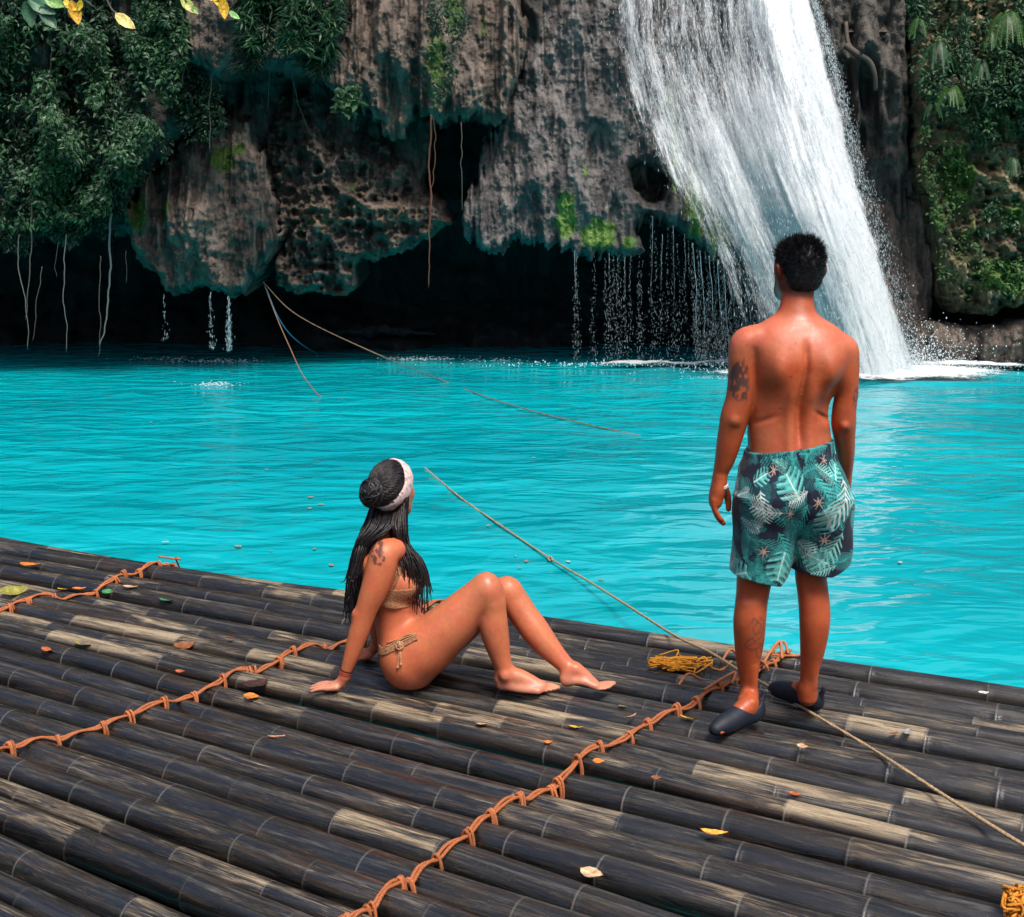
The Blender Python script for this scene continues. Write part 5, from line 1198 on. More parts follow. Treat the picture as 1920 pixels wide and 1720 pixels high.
def rock_mats():
    def rk(name, grey, dark, ochre, moss, grain=1.0, wet=.35):
        n = NT(name); v = n.n('ShaderNodeNewGeometry').outputs['Position']; c = n.sep(n.col())     # R moss, G ochre, B dark wet
        st = n.noise(n.map(v, (2.6, 2.6, .55)), 2.0, 5, .6, .3); big = n.noise(v, .9, 4, .55); med = n.noise(v, 7, 5, .65); fine = n.noise(v, 34, 4, .7); pore = n.n('ShaderNodeTexVoronoi', {'Vector': v, 'Scale': 26.0}).outputs['Distance']
        col = n.mix(n.ramp(st, .34, .66), dark, grey)
        col = n.mix(n.math('MULTIPLY', n.ramp(n.math('ADD', n.math('MULTIPLY', big, .5), n.math('ADD', n.math('MULTIPLY', med, .5), n.math('MULTIPLY', c[1], .6))), .62, .82), .85), col, ochre)
        col = n.mix(n.ramp(fine, .42, .30), col, dark); col = n.mix(n.math('MULTIPLY', n.ramp(fine, .60, .74), .55), col, [min(1, x * 1.9 + .02) for x in grey])
        mo = n.ramp(n.math('ADD', c[0], n.math('MULTIPLY', n.math('SUBTRACT', med, .5), .9)), .35, .60)
        col = n.mix(mo, col, n.mix(n.ramp(fine, .35, .65), [x * .45 for x in moss], moss))
        col = n.mix(n.math('MULTIPLY', c[2], .9), col, (.006, .008, .009))
        h = n.math('ADD', n.math('MULTIPLY', med, 1.0), n.math('ADD', n.math('MULTIPLY', fine, .55), n.math('MULTIPLY', pore, .35)))
        rough = n.ramp(st, .3, .7, .85 - wet, .85)
        return n.done(n.bsdf(color=col, rough=rough, spec=.35, normal=n.bump(h, .8, .05 * grain)))
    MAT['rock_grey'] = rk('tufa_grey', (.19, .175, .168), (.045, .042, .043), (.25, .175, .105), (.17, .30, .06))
    MAT['rock_brown'] = rk('tufa_brown', (.205, .160, .130), (.042, .034, .029), (.31, .205, .10), (.07, .14, .02))
    MAT['rock_ochre'] = rk('rock_ochre', (.34, .27, .15), (.060, .054, .034), (.62, .44, .19), (.11, .21, .035))
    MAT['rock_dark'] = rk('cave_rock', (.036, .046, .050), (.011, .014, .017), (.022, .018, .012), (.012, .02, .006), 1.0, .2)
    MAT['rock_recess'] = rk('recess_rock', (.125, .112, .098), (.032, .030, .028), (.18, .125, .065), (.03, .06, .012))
    MAT['rock_wet'] = rk('wet_slab', (.24, .17, .14), (.075, .060, .052), (.34, .20, .11), (.03, .05, .012), 1.0, .6)
    def lf(name, a, b, c_, rough=.45):
        n = NT(name); rnd = n.n('ShaderNodeNewGeometry').outputs['Random Per Island']; v = n.n('ShaderNodeNewGeometry').outputs['Position']
        big = n.noise(v, 1.1, 3); col = n.mix(n.ramp(rnd, .0, .75), a, b); col = n.mix(n.ramp(rnd, .80, 1.0), col, c_); col = n.mix(n.ramp(big, .40, .68, 0, .55), col, b)
        d = n.bsdf(color=col, rough=rough, spec=.42); t = n.n('ShaderNodeBsdfTranslucent', {'Color': col})
        ad = n.n('ShaderNodeMixShader', {0: .22}); n.t.links.new(d.outputs[0], ad.inputs[1]); n.t.links.new(t.outputs[0], ad.inputs[2]); return n.done(ad)
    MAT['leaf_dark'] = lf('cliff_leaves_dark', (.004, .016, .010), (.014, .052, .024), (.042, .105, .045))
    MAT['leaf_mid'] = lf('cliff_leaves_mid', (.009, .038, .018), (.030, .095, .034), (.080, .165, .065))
    MAT['leaf_lime'] = lf('cliff_leaves_lime', (.020, .060, .015), (.060, .150, .030), (.130, .230, .060))
    MAT['unseen_slope'] = simple('unseen_wooded_slope', (.020, .035, .014), .9, .2, 2.5, .7, .6, .2)
    MAT['vine'] = simple('root_bark', (.10, .085, .07), .8, .2, 60, .5)
    n = NT('falling_water'); c = n.sep(n.col()); uv = n.n('ShaderNodeUVMap', uv_map='UVMap').outputs[0]
    s1 = n.noise(n.map(uv, (26, 2.6, 1)), 1.0, 7, .68, .55); s2 = n.noise(n.map(uv, (80, 11, 1)), 1.0, 5, .72, .5); s3 = n.noise(n.map(uv, (9, 1.1, 1)), 1.0, 3, .5); s4 = n.noise(n.map(uv, (300, 60, 1)), 1.0, 2, .7)
    f = n.math('ADD', n.math('ADD', n.math('MULTIPLY', s1, .55), n.math('MULTIPLY', s2, .40)), n.math('ADD', n.math('MULTIPLY', s3, .20), n.math('MULTIPLY', s4, .25)))
    f = n.math('MULTIPLY', n.math('SUBTRACT', f, .70), 2.3)
    f = n.math('ADD', f, c[0])
    alpha = n.ramp(f, .28, .88)
    wcol = n.mix(n.ramp(s2, .3, .7), (.70, .78, .82), (.92, .94, .94))
    up = n.n('ShaderNodeVectorMath', {0: n.n('ShaderNodeVectorMath', {0: n.bump(f, .8, .10), 1: (0, -.15, .75)}, operation='ADD').outputs[0]}, operation='NORMALIZE').outputs[0]   # froth scatters light from above
    d = n.n('ShaderNodeBsdfDiffuse', {'Color': wcol, 'Normal': up}); t = n.n('ShaderNodeBsdfTranslucent', {'Color': wcol}); g = n.n('ShaderNodeBsdfGlossy', {'Color': (.9, .95, 1, 1), 'Roughness': .35})
    m1 = n.n('ShaderNodeMixShader', {0: .35}); n.t.links.new(d.outputs[0], m1.inputs[1]); n.t.links.new(t.outputs[0], m1.inputs[2])
    m2 = n.n('ShaderNodeMixShader', {0: .08}); n.t.links.new(m1.outputs[0], m2.inputs[1]); n.t.links.new(g.outputs[0], m2.inputs[2])
    tr = n.n('ShaderNodeBsdfTransparent'); mx = n.n('ShaderNodeMixShader', {0: alpha}); n.t.links.new(tr.outputs[0], mx.inputs[1]); n.t.links.new(m2.outputs[0], mx.inputs[2])
    MAT['fall'] = n.done(mx)
    n = NT('water_drops'); d = n.bsdf(color=(.85, .90, .92), rough=.25, spec=.5); t = n.n('ShaderNodeBsdfTranslucent', {'Color': (.85, .92, .95, 1)}); m1 = n.n('ShaderNodeMixShader', {0: .4}); n.t.links.new(d.outputs[0], m1.inputs[1]); n.t.links.new(t.outputs[0], m1.inputs[2]); MAT['drops'] = n.done(m1)
    n = NT('foam'); c = n.sep(n.col()); v = n.n('ShaderNodeNewGeometry').outputs['Position']
    f = n.math('ADD', n.math('ADD', n.math('MULTIPLY', n.noise(n.map(v, (2.2, 3, 1)), 1.6, 6, .65), .6), n.math('MULTIPLY', n.noise(v, 14, 4, .7), .65)), n.math('MULTIPLY', n.math('SUBTRACT', c[0], .5), 1.2))
    alpha = n.ramp(f, .56, .92); d = n.bsdf(color=(.86, .92, .93), rough=.6, spec=.3, normal=n.n('ShaderNodeVectorMath', {0: n.n('ShaderNodeVectorMath', {0: n.bump(n.noise(v, 32, 5, .7), 1.0, .09), 1: (0, -.2, .9)}, operation='ADD').outputs[0]}, operation='NORMALIZE').outputs[0]); tr = n.n('ShaderNodeBsdfTransparent'); mx = n.n('ShaderNodeMixShader', {0: alpha}); n.t.links.new(tr.outputs[0], mx.inputs[1]); n.t.links.new(d.outputs[0], mx.inputs[2]); MAT['foam'] = n.done(mx)

def rock(name, poly, Y, bulge, rim, mat, seed, label=None, step=3.0, amp=.35, vert=1.0, drip=10, thick=1.6, slope=0.0, moss=(), ochre=0.0, wet=(), holes=(), edge=6, lump=0.0, kind=None, group=None, cat='rock'):
    """a body of rock: outline on the plane at distance Y (picture pixels), its front bulging towards the pool by `bulge` metres"""
    p = np.array(poly, float); x0, y0 = p.min(0) - 14; x1, y1 = p.max(0) + 14
    y0 = max(y0, -75.0); xs = np.arange(x0, x1, step); ys = np.arange(y0, y1, step); PX, PY = np.meshgrid(xs, ys, indexing='ij')
    sd = polydist(PX, PY, poly)
    sd = sd + edge * fbm(PX / 38, PY / 38, seed, 4, seed) * 1.6 + drip * fbm(PX / 9, PY / 70, seed + 3, 3, seed + 5) * sstep(60, 0, sd)
    for h in holes: sd = np.minimum(sd, -polydist(PX, PY, h) + 5 * fbm(PX / 22, PY / 22, seed + 8, 3, seed + 8))
    prof = np.sqrt(np.clip(1 - (1 - np.clip(sd / rim, 0, 1)) ** 2, 0, 1))
    prof = np.sqrt(np.clip(1 - (1 - np.clip(sd / min(rim, 22), 0, 1)) ** 2, 0, 1)); broad = sstep(-20, rim * 2.2, sd)
    u = PX / 100; v = PY / 100
    drap = fbm(u * 2.6, v * .55 / vert, seed, 4, seed + 11, .5, True)                # vertical curtains
    nod = fbm(u * 3.2, v * 3.0, seed + 2, 5, seed + 17, .56)
    cau = fbm(u * 5, v * 5, seed + 4, 4, seed + 23, .55, True)
    dep = bulge * (.55 * prof + .5 * broad) + amp * prof * (.70 * vert * drap + .17 * nod * (1 + 2.6 * lump)) + .06 * amp * cau * prof + lump * .24 * prof * np.clip(cau, -.3, 1)
    dep = dep + .045 * fbm(u * 22, v * 12, seed, 4, seed + 31, .7) * prof + .07 * prof * fbm(u * 9, v * 1.6, seed + 6, 3, seed + 37, .55, True)
    Yd = Y - dep + slope * (np.minimum(y1, 560) - PY) / 100.0
    V = P(PX, PY, Y); ground = V.copy(); sc = Yd / Y
    V[..., 1] = Yd; V[..., 2] = CAMH + (V[..., 2] - CAMH) * (1 + (sc - 1) * .5); V[..., 0] = V[..., 0] * (1 + (sc - 1) * .5)
    keep = sd > 0
    fm = keep[:-1, :-1] & keep[1:, :-1] & keep[1:, 1:] & keep[:-1, 1:]
    nx, ny = PX.shape; I = np.arange(nx * ny).reshape(nx, ny)
    F = np.stack([I[:-1, :-1], I[:-1, 1:], I[1:, 1:], I[1:, :-1]], -1)[fm]
    E = np.concatenate([np.stack([F[:, i], F[:, (i + 1) % 4]], 1) for i in range(4)])
    _, inv, cn = np.unique(np.sort(E, 1), axis=0, return_inverse=True, return_counts=True)
    B = E[cn[inv.ravel()] == 1]; bv = np.unique(B)
    Vf = V.reshape(-1, 3); n0 = len(Vf); m2 = np.full(n0, -1)
    jit = np.random.default_rng(seed)
    Vs = [Vf]; Fs = [F]; prev = np.arange(n0)
    for k_, (dd, inn) in enumerate(((.25, .02), (thick * .5, .06), (thick, .16))):
        m2 = np.full(n0, -1); m2[bv] = sum(len(a) for a in Vs) + np.arange(len(bv))
        w = Vf[bv].copy(); w[:, 1] += dd; c = Vf[bv].mean(0); w[:, 2] += inn * np.sign(c[2] - w[:, 2]) * .8; w[:, [0, 2]] += .05 * noise3(w[:, 0] * 5, w[:, 2] * 5, k_ * 3.0, seed)[:, None]
        Vs.append(w); Fs.append(np.stack([prev[B[:, 1]], prev[B[:, 0]], m2[B[:, 0]], m2[B[:, 1]]], 1)); prev = m2
    VV = np.concatenate(Vs); FF = np.concatenate(Fs)
    col = np.zeros((len(VV), 3)); fl = lambda a: a.ravel()
    mm = np.zeros(PX.shape)
    for (cx, cy, w, h, s_) in moss: mm = np.maximum(mm, s_ * np.exp(-(((PX - cx + (PY - cy) * 0) / w) ** 2 + ((PY - cy) / h) ** 2)))
    ww = np.zeros(PX.shape)
    for (cx, cy, w, h, s_) in wet: ww = np.maximum(ww, s_ * np.exp(-(((PX - cx) / w) ** 2 + ((PY - cy) / h) ** 2)))
    col[:n0, 0] = fl(mm); col[:n0, 1] = ochre; col[:n0, 2] = fl(ww); col[n0:, 2] = .4
    used = np.unique(FF); mp = np.full(len(VV), -1); mp[used] = np.arange(len(used))
    o = mesh(name, VV[used], mp[FF], MAT[mat], None, col[used])
    tag(o, label, cat if label else None, group, kind)
    return lambda x, y: P(x, y, Y) + np.array([0, np.interp(y, [y0, y1], [0, 0]), 0]), (xs, ys, Yd, sd)

def leaf_cloud(name, poly, Yfun, n, size, mat, seed, kind='stuff', shape=.42, droop=.5, thick=.35, label=None, clump=1.0, cat=None, dens=.0):
    """many small folded leaves hanging in clumps in front of the rock"""
    r = np.random.default_rng(seed); p = np.array(poly, float); lo, hi = p.min(0), p.max(0)
    X = r.uniform(lo[0], hi[0], n * 6); Y = r.uniform(lo[1], hi[1], n * 6)
    sd = polydist(X, Y, poly) + 16 * fbm(X / 40, Y / 40, seed, 3, seed)
    d = fbm(X / 46, Y / 95, seed, 4, seed + 3, .6)
    keep = (sd > 0) & (r.random(n * 6) < sstep(-.38 + dens, .20 + dens, d) * .95 + .05)
    X, Y, d, sd = X[keep][:n], Y[keep][:n], d[keep][:n], sd[keep][:n]; n = len(X)
    cl = clump * np.clip(.5 * d + .3 * fbm(X / 26, Y / 30, seed + 1, 2, seed + 7), -.3, 1)
    base = Yfun(X, Y) - thick * r.random(n) - cl * .5 * sstep(0, 40, sd)
    c = P(X, Y, base); s = size * r.lognormal(0, .28, n)
    # the leaf's axis hangs down and outwards; its face looks up and out
    a = np.stack([r.normal(0, .75, n), -.55 + r.normal(0, .45, n), -droop + r.normal(0, .5, n)], 1); a /= np.linalg.norm(a, axis=1, keepdims=True)
    nn = np.stack([r.normal(0, .55, n), -.65 + r.normal(0, .35, n), .55 + r.normal(0, .45, n)], 1); b = np.cross(a, nn); b /= np.linalg.norm(b, axis=1, keepdims=True); nn = np.cross(b, a)
    L = s[:, None]; W = L * shape * r.uniform(.75, 1.25, (n, 1))
    tip = c + a * L - nn * L * .12; mid = c + a * L * .45 + nn * L * .03
    l = mid + b * W * .5 - nn * L * .07; rr = mid - b * W * .5 - nn * L * .07
    V = np.stack([c, l, mid, rr, tip], 1).reshape(-1, 3); k = np.arange(n)[:, None] * 5
    T = np.concatenate([k + [[0, 1, 2]], k + [[0, 2, 3]], k + [[2, 1, 4]], k + [[2, 4, 3]]])
    o = mesh(name, V, None, MAT[mat], None, None, None, False, T); tag(o, label, cat, None, kind)
    return o

def fern(px, py, Y, size, n, seed, label, group, mat='leaf_mid', hang=.8):
    r = np.random.default_rng(seed); root = P(px, py, Y); V = []; T = []
    for k_ in range(n):
        az = r.uniform(-1.3, 1.3) + math.pi * 1.5; up = r.uniform(.1, .9); L = size * r.uniform(.7, 1.15)
        t = np.linspace(0, 1, 27); out = np.array([math.cos(az), math.sin(az), 0])
        q = root + out * (L * .62 * t)[:, None] + np.array([0, 0, 1.]) * (L * (up * t - (hang + up) * t ** 2))[:, None]
        tg = np.gradient(q, axis=0); tg /= np.linalg.norm(tg, axis=1, keepdims=True); sd_ = np.cross(tg, [0, 0, 1.]); sd_ /= np.linalg.norm(sd_, axis=1, keepdims=True)
        for i in range(1, 27):
            w = L * .16 * math.sin(math.pi * min(1, (i + 2.2) / 29)) ** .7 * r.uniform(.75, 1.1)
            for s_ in (-1, 1):
                a = q[i] ; tip = a + sd_[i] * s_ * w + tg[i] * w * .55 - np.array([0, 0, w * .30]); wd = tg[i] * L * .014
                m = len(V); V += [a - wd, a + wd, tip]; T.append((m, m + 1, m + 2))
        for i in range(26):
            m = len(V); w = sd_[i] * .006; V += [q[i] - w, q[i] + w, q[i + 1] + w, q[i + 1] - w]; T += [(m, m + 1, m + 2), (m, m + 2, m + 3)]
    V = np.array(V); o = mesh('fern', V - root, None, MAT[mat], None, None, None, False, T); o.location = root
    tag(o, label, 'fern', group); return o

def build_cliff():
    # ---- the dark back of the cave and the cliff that stands above and around it (one terrain)
    def sheet(name, x0, x1, y0, y1, step, Yf, mat, wetv=.0, och=0.0):
        xs = np.arange(x0, x1 + step, step); ys = np.arange(y0, y1 + step, step); PX, PY = np.meshgrid(xs, ys, indexing='ij')
        V = P(PX, PY, Yf(PX, PY)); nx, ny = PX.shape; I = np.arange(nx * ny).reshape(nx, ny)
        F = np.stack([I[:-1, :-1], I[:-1, 1:], I[1:, 1:], I[1:, :-1]], -1).reshape(-1, 4)
        return tag(mesh(name, V.reshape(-1, 3), F, MAT[mat], None, np.tile([0, och, wetv], (nx * ny, 1))), kind='structure')
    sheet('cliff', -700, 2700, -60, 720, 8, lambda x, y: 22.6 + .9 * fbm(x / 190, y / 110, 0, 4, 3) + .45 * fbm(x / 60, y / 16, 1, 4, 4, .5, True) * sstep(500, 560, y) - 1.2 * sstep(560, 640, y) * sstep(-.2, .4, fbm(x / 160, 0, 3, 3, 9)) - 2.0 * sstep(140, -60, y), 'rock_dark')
    sheet('cliff', -900, 2900, -1500, 40, 26, lambda x, y: 20.6 + 1.2 * fbm(x / 300, y / 300, 0, 4, 5) + (-40 - y) / 1460 * 9, 'rock_brown')
    # unseen gorge walls behind and beside the viewer, added to block low sky light
    def wall(p, q, hgt, seed):
        n = 40; t = np.linspace(0, 1, n); k = 14; h = np.linspace(-1.5, hgt, k); T, Hh = np.meshgrid(t, h, indexing='ij')
        X = p[0] + (q[0] - p[0]) * T; Y = p[1] + (q[1] - p[1]) * T; nx, ny = (q[1] - p[1]), -(q[0] - p[0]); l = math.hypot(nx, ny); o_ = 1.2 * fbm(T * 9, Hh * .3, seed, 4, seed) + .12 * Hh
        V = np.stack([X + nx / l * o_, Y + ny / l * o_, Hh], -1).reshape(-1, 3); I = np.arange(n * k).reshape(n, k)
        F = np.stack([I[:-1, :-1], I[1:, :-1], I[1:, 1:], I[:-1, 1:]], -1).reshape(-1, 4)
        tag(mesh('unseen_gorge_walls', V, F, MAT['unseen_slope']), kind='structure')
    wall((-30, -16), (30, -16), 6, 3); wall((-24, -17), (-17.5, 19), 7, 4); wall((24, -17), (18.5, 20), 6, 5)
    # ---- rock masses (picture outlines; each has its own distance, bulge and thickness)
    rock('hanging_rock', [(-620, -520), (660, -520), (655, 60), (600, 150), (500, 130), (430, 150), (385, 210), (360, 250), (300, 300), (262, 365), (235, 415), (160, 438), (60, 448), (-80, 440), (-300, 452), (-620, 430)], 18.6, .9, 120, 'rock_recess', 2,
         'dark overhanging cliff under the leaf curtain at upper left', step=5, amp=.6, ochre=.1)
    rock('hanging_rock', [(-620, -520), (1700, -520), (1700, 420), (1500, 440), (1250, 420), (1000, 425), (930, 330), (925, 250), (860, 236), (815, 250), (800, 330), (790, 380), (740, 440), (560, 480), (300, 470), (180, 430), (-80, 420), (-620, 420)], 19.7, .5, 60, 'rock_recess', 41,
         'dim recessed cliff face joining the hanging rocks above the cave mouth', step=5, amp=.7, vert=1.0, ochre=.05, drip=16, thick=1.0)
    rock('hanging_rock', [(338, -520), (446, -520), (444, 40), (440, 110), (425, 145), (400, 160), (380, 132), (352, 118), (338, 60)], 17.4, .5, 50, 'rock_brown', 8, 'brown stone knob poking out of the leaves below the top edge, left of centre', step=3, amp=.25, ochre=.1, moss=[(350, 60, 18, 60, .7)])
    rock('hanging_rock', [(232, 410), (268, 330), (312, 292), (352, 252), (372, 225), (430, 215), (470, 226), (496, 290), (512, 350), (520, 410), (528, 450), (512, 490), (486, 516), (474, 530), (455, 552), (438, 560), (420, 548), (384, 540), (352, 548), (312, 552), (303, 520), (272, 515), (252, 478)],
         18.5, 1.35, 95, 'rock_brown', 4, 'big drooping tufa bulb hanging low over the water at left', step=2.6, slope=.22, amp=.5, vert=1.0, drip=11, ochre=.03, moss=[(425, 300, 28, 34, .85), (455, 280, 16, 22, .7), (270, 400, 26, 60, .7), (320, 395, 18, 40, .6), (395, 360, 14, 16, .5)], wet=[(300, 470, 10, 60, .6), (345, 330, 16, 70, .7)], lump=.08)
    rock('hanging_rock', [(470, 215), (520, 170), (600, 165), (660, 210), (720, 262), (760, 300), (800, 350), (838, 395), (850, 420), (815, 445), (770, 470), (715, 492), (680, 488), (668, 500), (668, 546), (620, 552), (560, 548), (520, 536), (515, 480), (528, 440), (516, 380), (498, 300)],
         19.1, 1.0, 75, 'rock_brown', 6, 'lumpy ochre rock shelf between the drooping bulb and the cave hole', step=2.8, slope=.2, amp=.75, vert=.25, drip=6, ochre=.16, lump=.8, wet=[(600, 470, 60, 10, .9), (600, 360, 80, 16, .7), (735, 430, 60, 9, .8), (690, 260, 40, 30, .5), (560, 250, 24, 60, .6), (800, 330, 40, 40, .5)], moss=[(660, 355, 20, 20, .5), (560, 330, 14, 20, .4)])
    rock('hanging_rock', [(590, -520), (990, -520), (985, 90), (968, 170), (955, 222), (930, 236), (900, 216), (868, 228), (830, 240), (805, 222), (782, 214), (764, 246), (744, 272), (722, 240), (690, 214), (660, 196), (628, 176), (606, 140), (618, 60)],
         18.5, .85, 75, 'rock_brown', 12, 'pale brown fluted rock curtain hanging from the top edge above the cave hole', step=2.6, slope=.22, amp=.5, vert=1.25, drip=14, ochre=.04, moss=[(822, 130, 34, 120, .62), (850, 30, 26, 60, .7), (905, 50, 16, 60, .5)], wet=[(735, 110, 9, 90, .8), (780, 120, 9, 110, .8), (640, 60, 10, 60, .6)])
    rock('hanging_rock', [(930, -520), (1560, -520), (1580, 120), (1600, 250), (1610, 380), (1560, 470), (1470, 500), (1380, 490), (1330, 482), (1290, 440), (1262, 420), (1240, 432), (1214, 404), (1196, 440), (1206, 470), (1176, 486), (1130, 474), (1085, 480), (1040, 462), (1000, 452), (968, 456), (938, 484), (900, 476), (874, 440), (864, 392), (886, 346), (906, 300), (922, 246), (940, 200), (925, 100)],
         18.9, 1.5, 130, 'rock_grey', 15, 'broad grey tufa apron with green moss that the waterfall slides over', step=2.5, slope=.26, amp=.42, vert=.8, drip=17, ochre=.0, thick=1.2,
         moss=[(1060, 405, 22, 55, .95), (1120, 440, 42, 34, .9), (1175, 455, 20, 20, .7), (1252, 200, 9, 60, .95), (1262, 290, 14, 90, .85), (1300, 380, 26, 90, .8), (1340, 440, 26, 60, .8), (1095, 320, 8, 22, .5)], wet=[(1190, 330, 26, 26, .8), (1240, 380, 22, 30, .7), (900, 400, 20, 50, .3)], lump=.0,
         holes=[[(1186, 318), (1216, 312), (1250, 335), (1240, 372), (1215, 380), (1192, 352)]])
    rock('hanging_rock', [(1545, -520), (1640, -520), (1668, 80), (1700, 170), (1722, 300), (1742, 420), (1756, 540), (1740, 610), (1690, 640), (1620, 640), (1570, 540), (1580, 300)], 19.6, .6, 60, 'rock_wet', 21, 'smooth wet brown rock slab right beside the waterfall', step=3, slope=.2, amp=.28, vert=1.4, drip=5, ochre=.05, wet=[(1690, 330, 14, 160, .5)])
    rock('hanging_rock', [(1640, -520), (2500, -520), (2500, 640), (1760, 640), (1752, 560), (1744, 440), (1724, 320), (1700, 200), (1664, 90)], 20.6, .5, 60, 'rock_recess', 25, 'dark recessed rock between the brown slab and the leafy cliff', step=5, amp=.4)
    rock('hanging_rock', [(1706, -520), (2500, -520), (2500, 570), (2050, 565), (1920, 562), (1850, 588), (1790, 586), (1760, 560), (1756, 470), (1738, 380), (1722, 300), (1716, 200), (1712, 90)], 19.0, .9, 80, 'rock_ochre', 29, 'ochre cliff overgrown with plants at the right edge of the pool', step=2.8, slope=.15, amp=.7, vert=.35, drip=7, ochre=.18, lump=.9,
         moss=[(1785, 335, 30, 70, 1.0), (1870, 515, 70, 34, 1.0), (1880, 400, 50, 50, .6), (1760, 140, 20, 90, .7), (1860, 240, 70, 60, .55), (1810, 440, 40, 60, .5)], wet=[(1850, 470, 60, 14, .6), (1800, 570, 70, 14, .8), (1740, 420, 12, 80, .5)])
    rock('rock_ledge', [(1700, 618), (1730, 600), (1780, 606), (1860, 604), (1930, 598), (2060, 600), (2500, 600), (2500, 690), (1700, 690)], 18.9, .7, 26, 'rock_brown', 33, 'low grey rock ledge at the waterline under the leafy right cliff', step=2.8, amp=.35, vert=.9, drip=4, ochre=.08)
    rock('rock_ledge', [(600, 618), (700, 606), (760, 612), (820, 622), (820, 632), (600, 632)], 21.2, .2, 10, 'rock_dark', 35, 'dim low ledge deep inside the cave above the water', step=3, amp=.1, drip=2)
    # fallen stick lodged on the wet slab
    mb = MB(); q = spline(np.array([P(1586, 86, 19.0), P(1606, 100, 18.9), P(1630, 116, 18.9), P(1640, 140, 18.9), P(1642, 170, 18.95)]), 24); mb.tube(q, np.linspace(.05, .035, 24), 7, (.3, .2, .15)); mb.tube(spline(np.array([P(1586, 42, 19.1), P(1590, 80, 19), P(1606, 100, 18.9)]), 10), .03, 6)
    tag(mb.build('dead_branch', MAT['vine']), 'bare dead branch lodged against the dark rock right of the waterfall', 'branch')

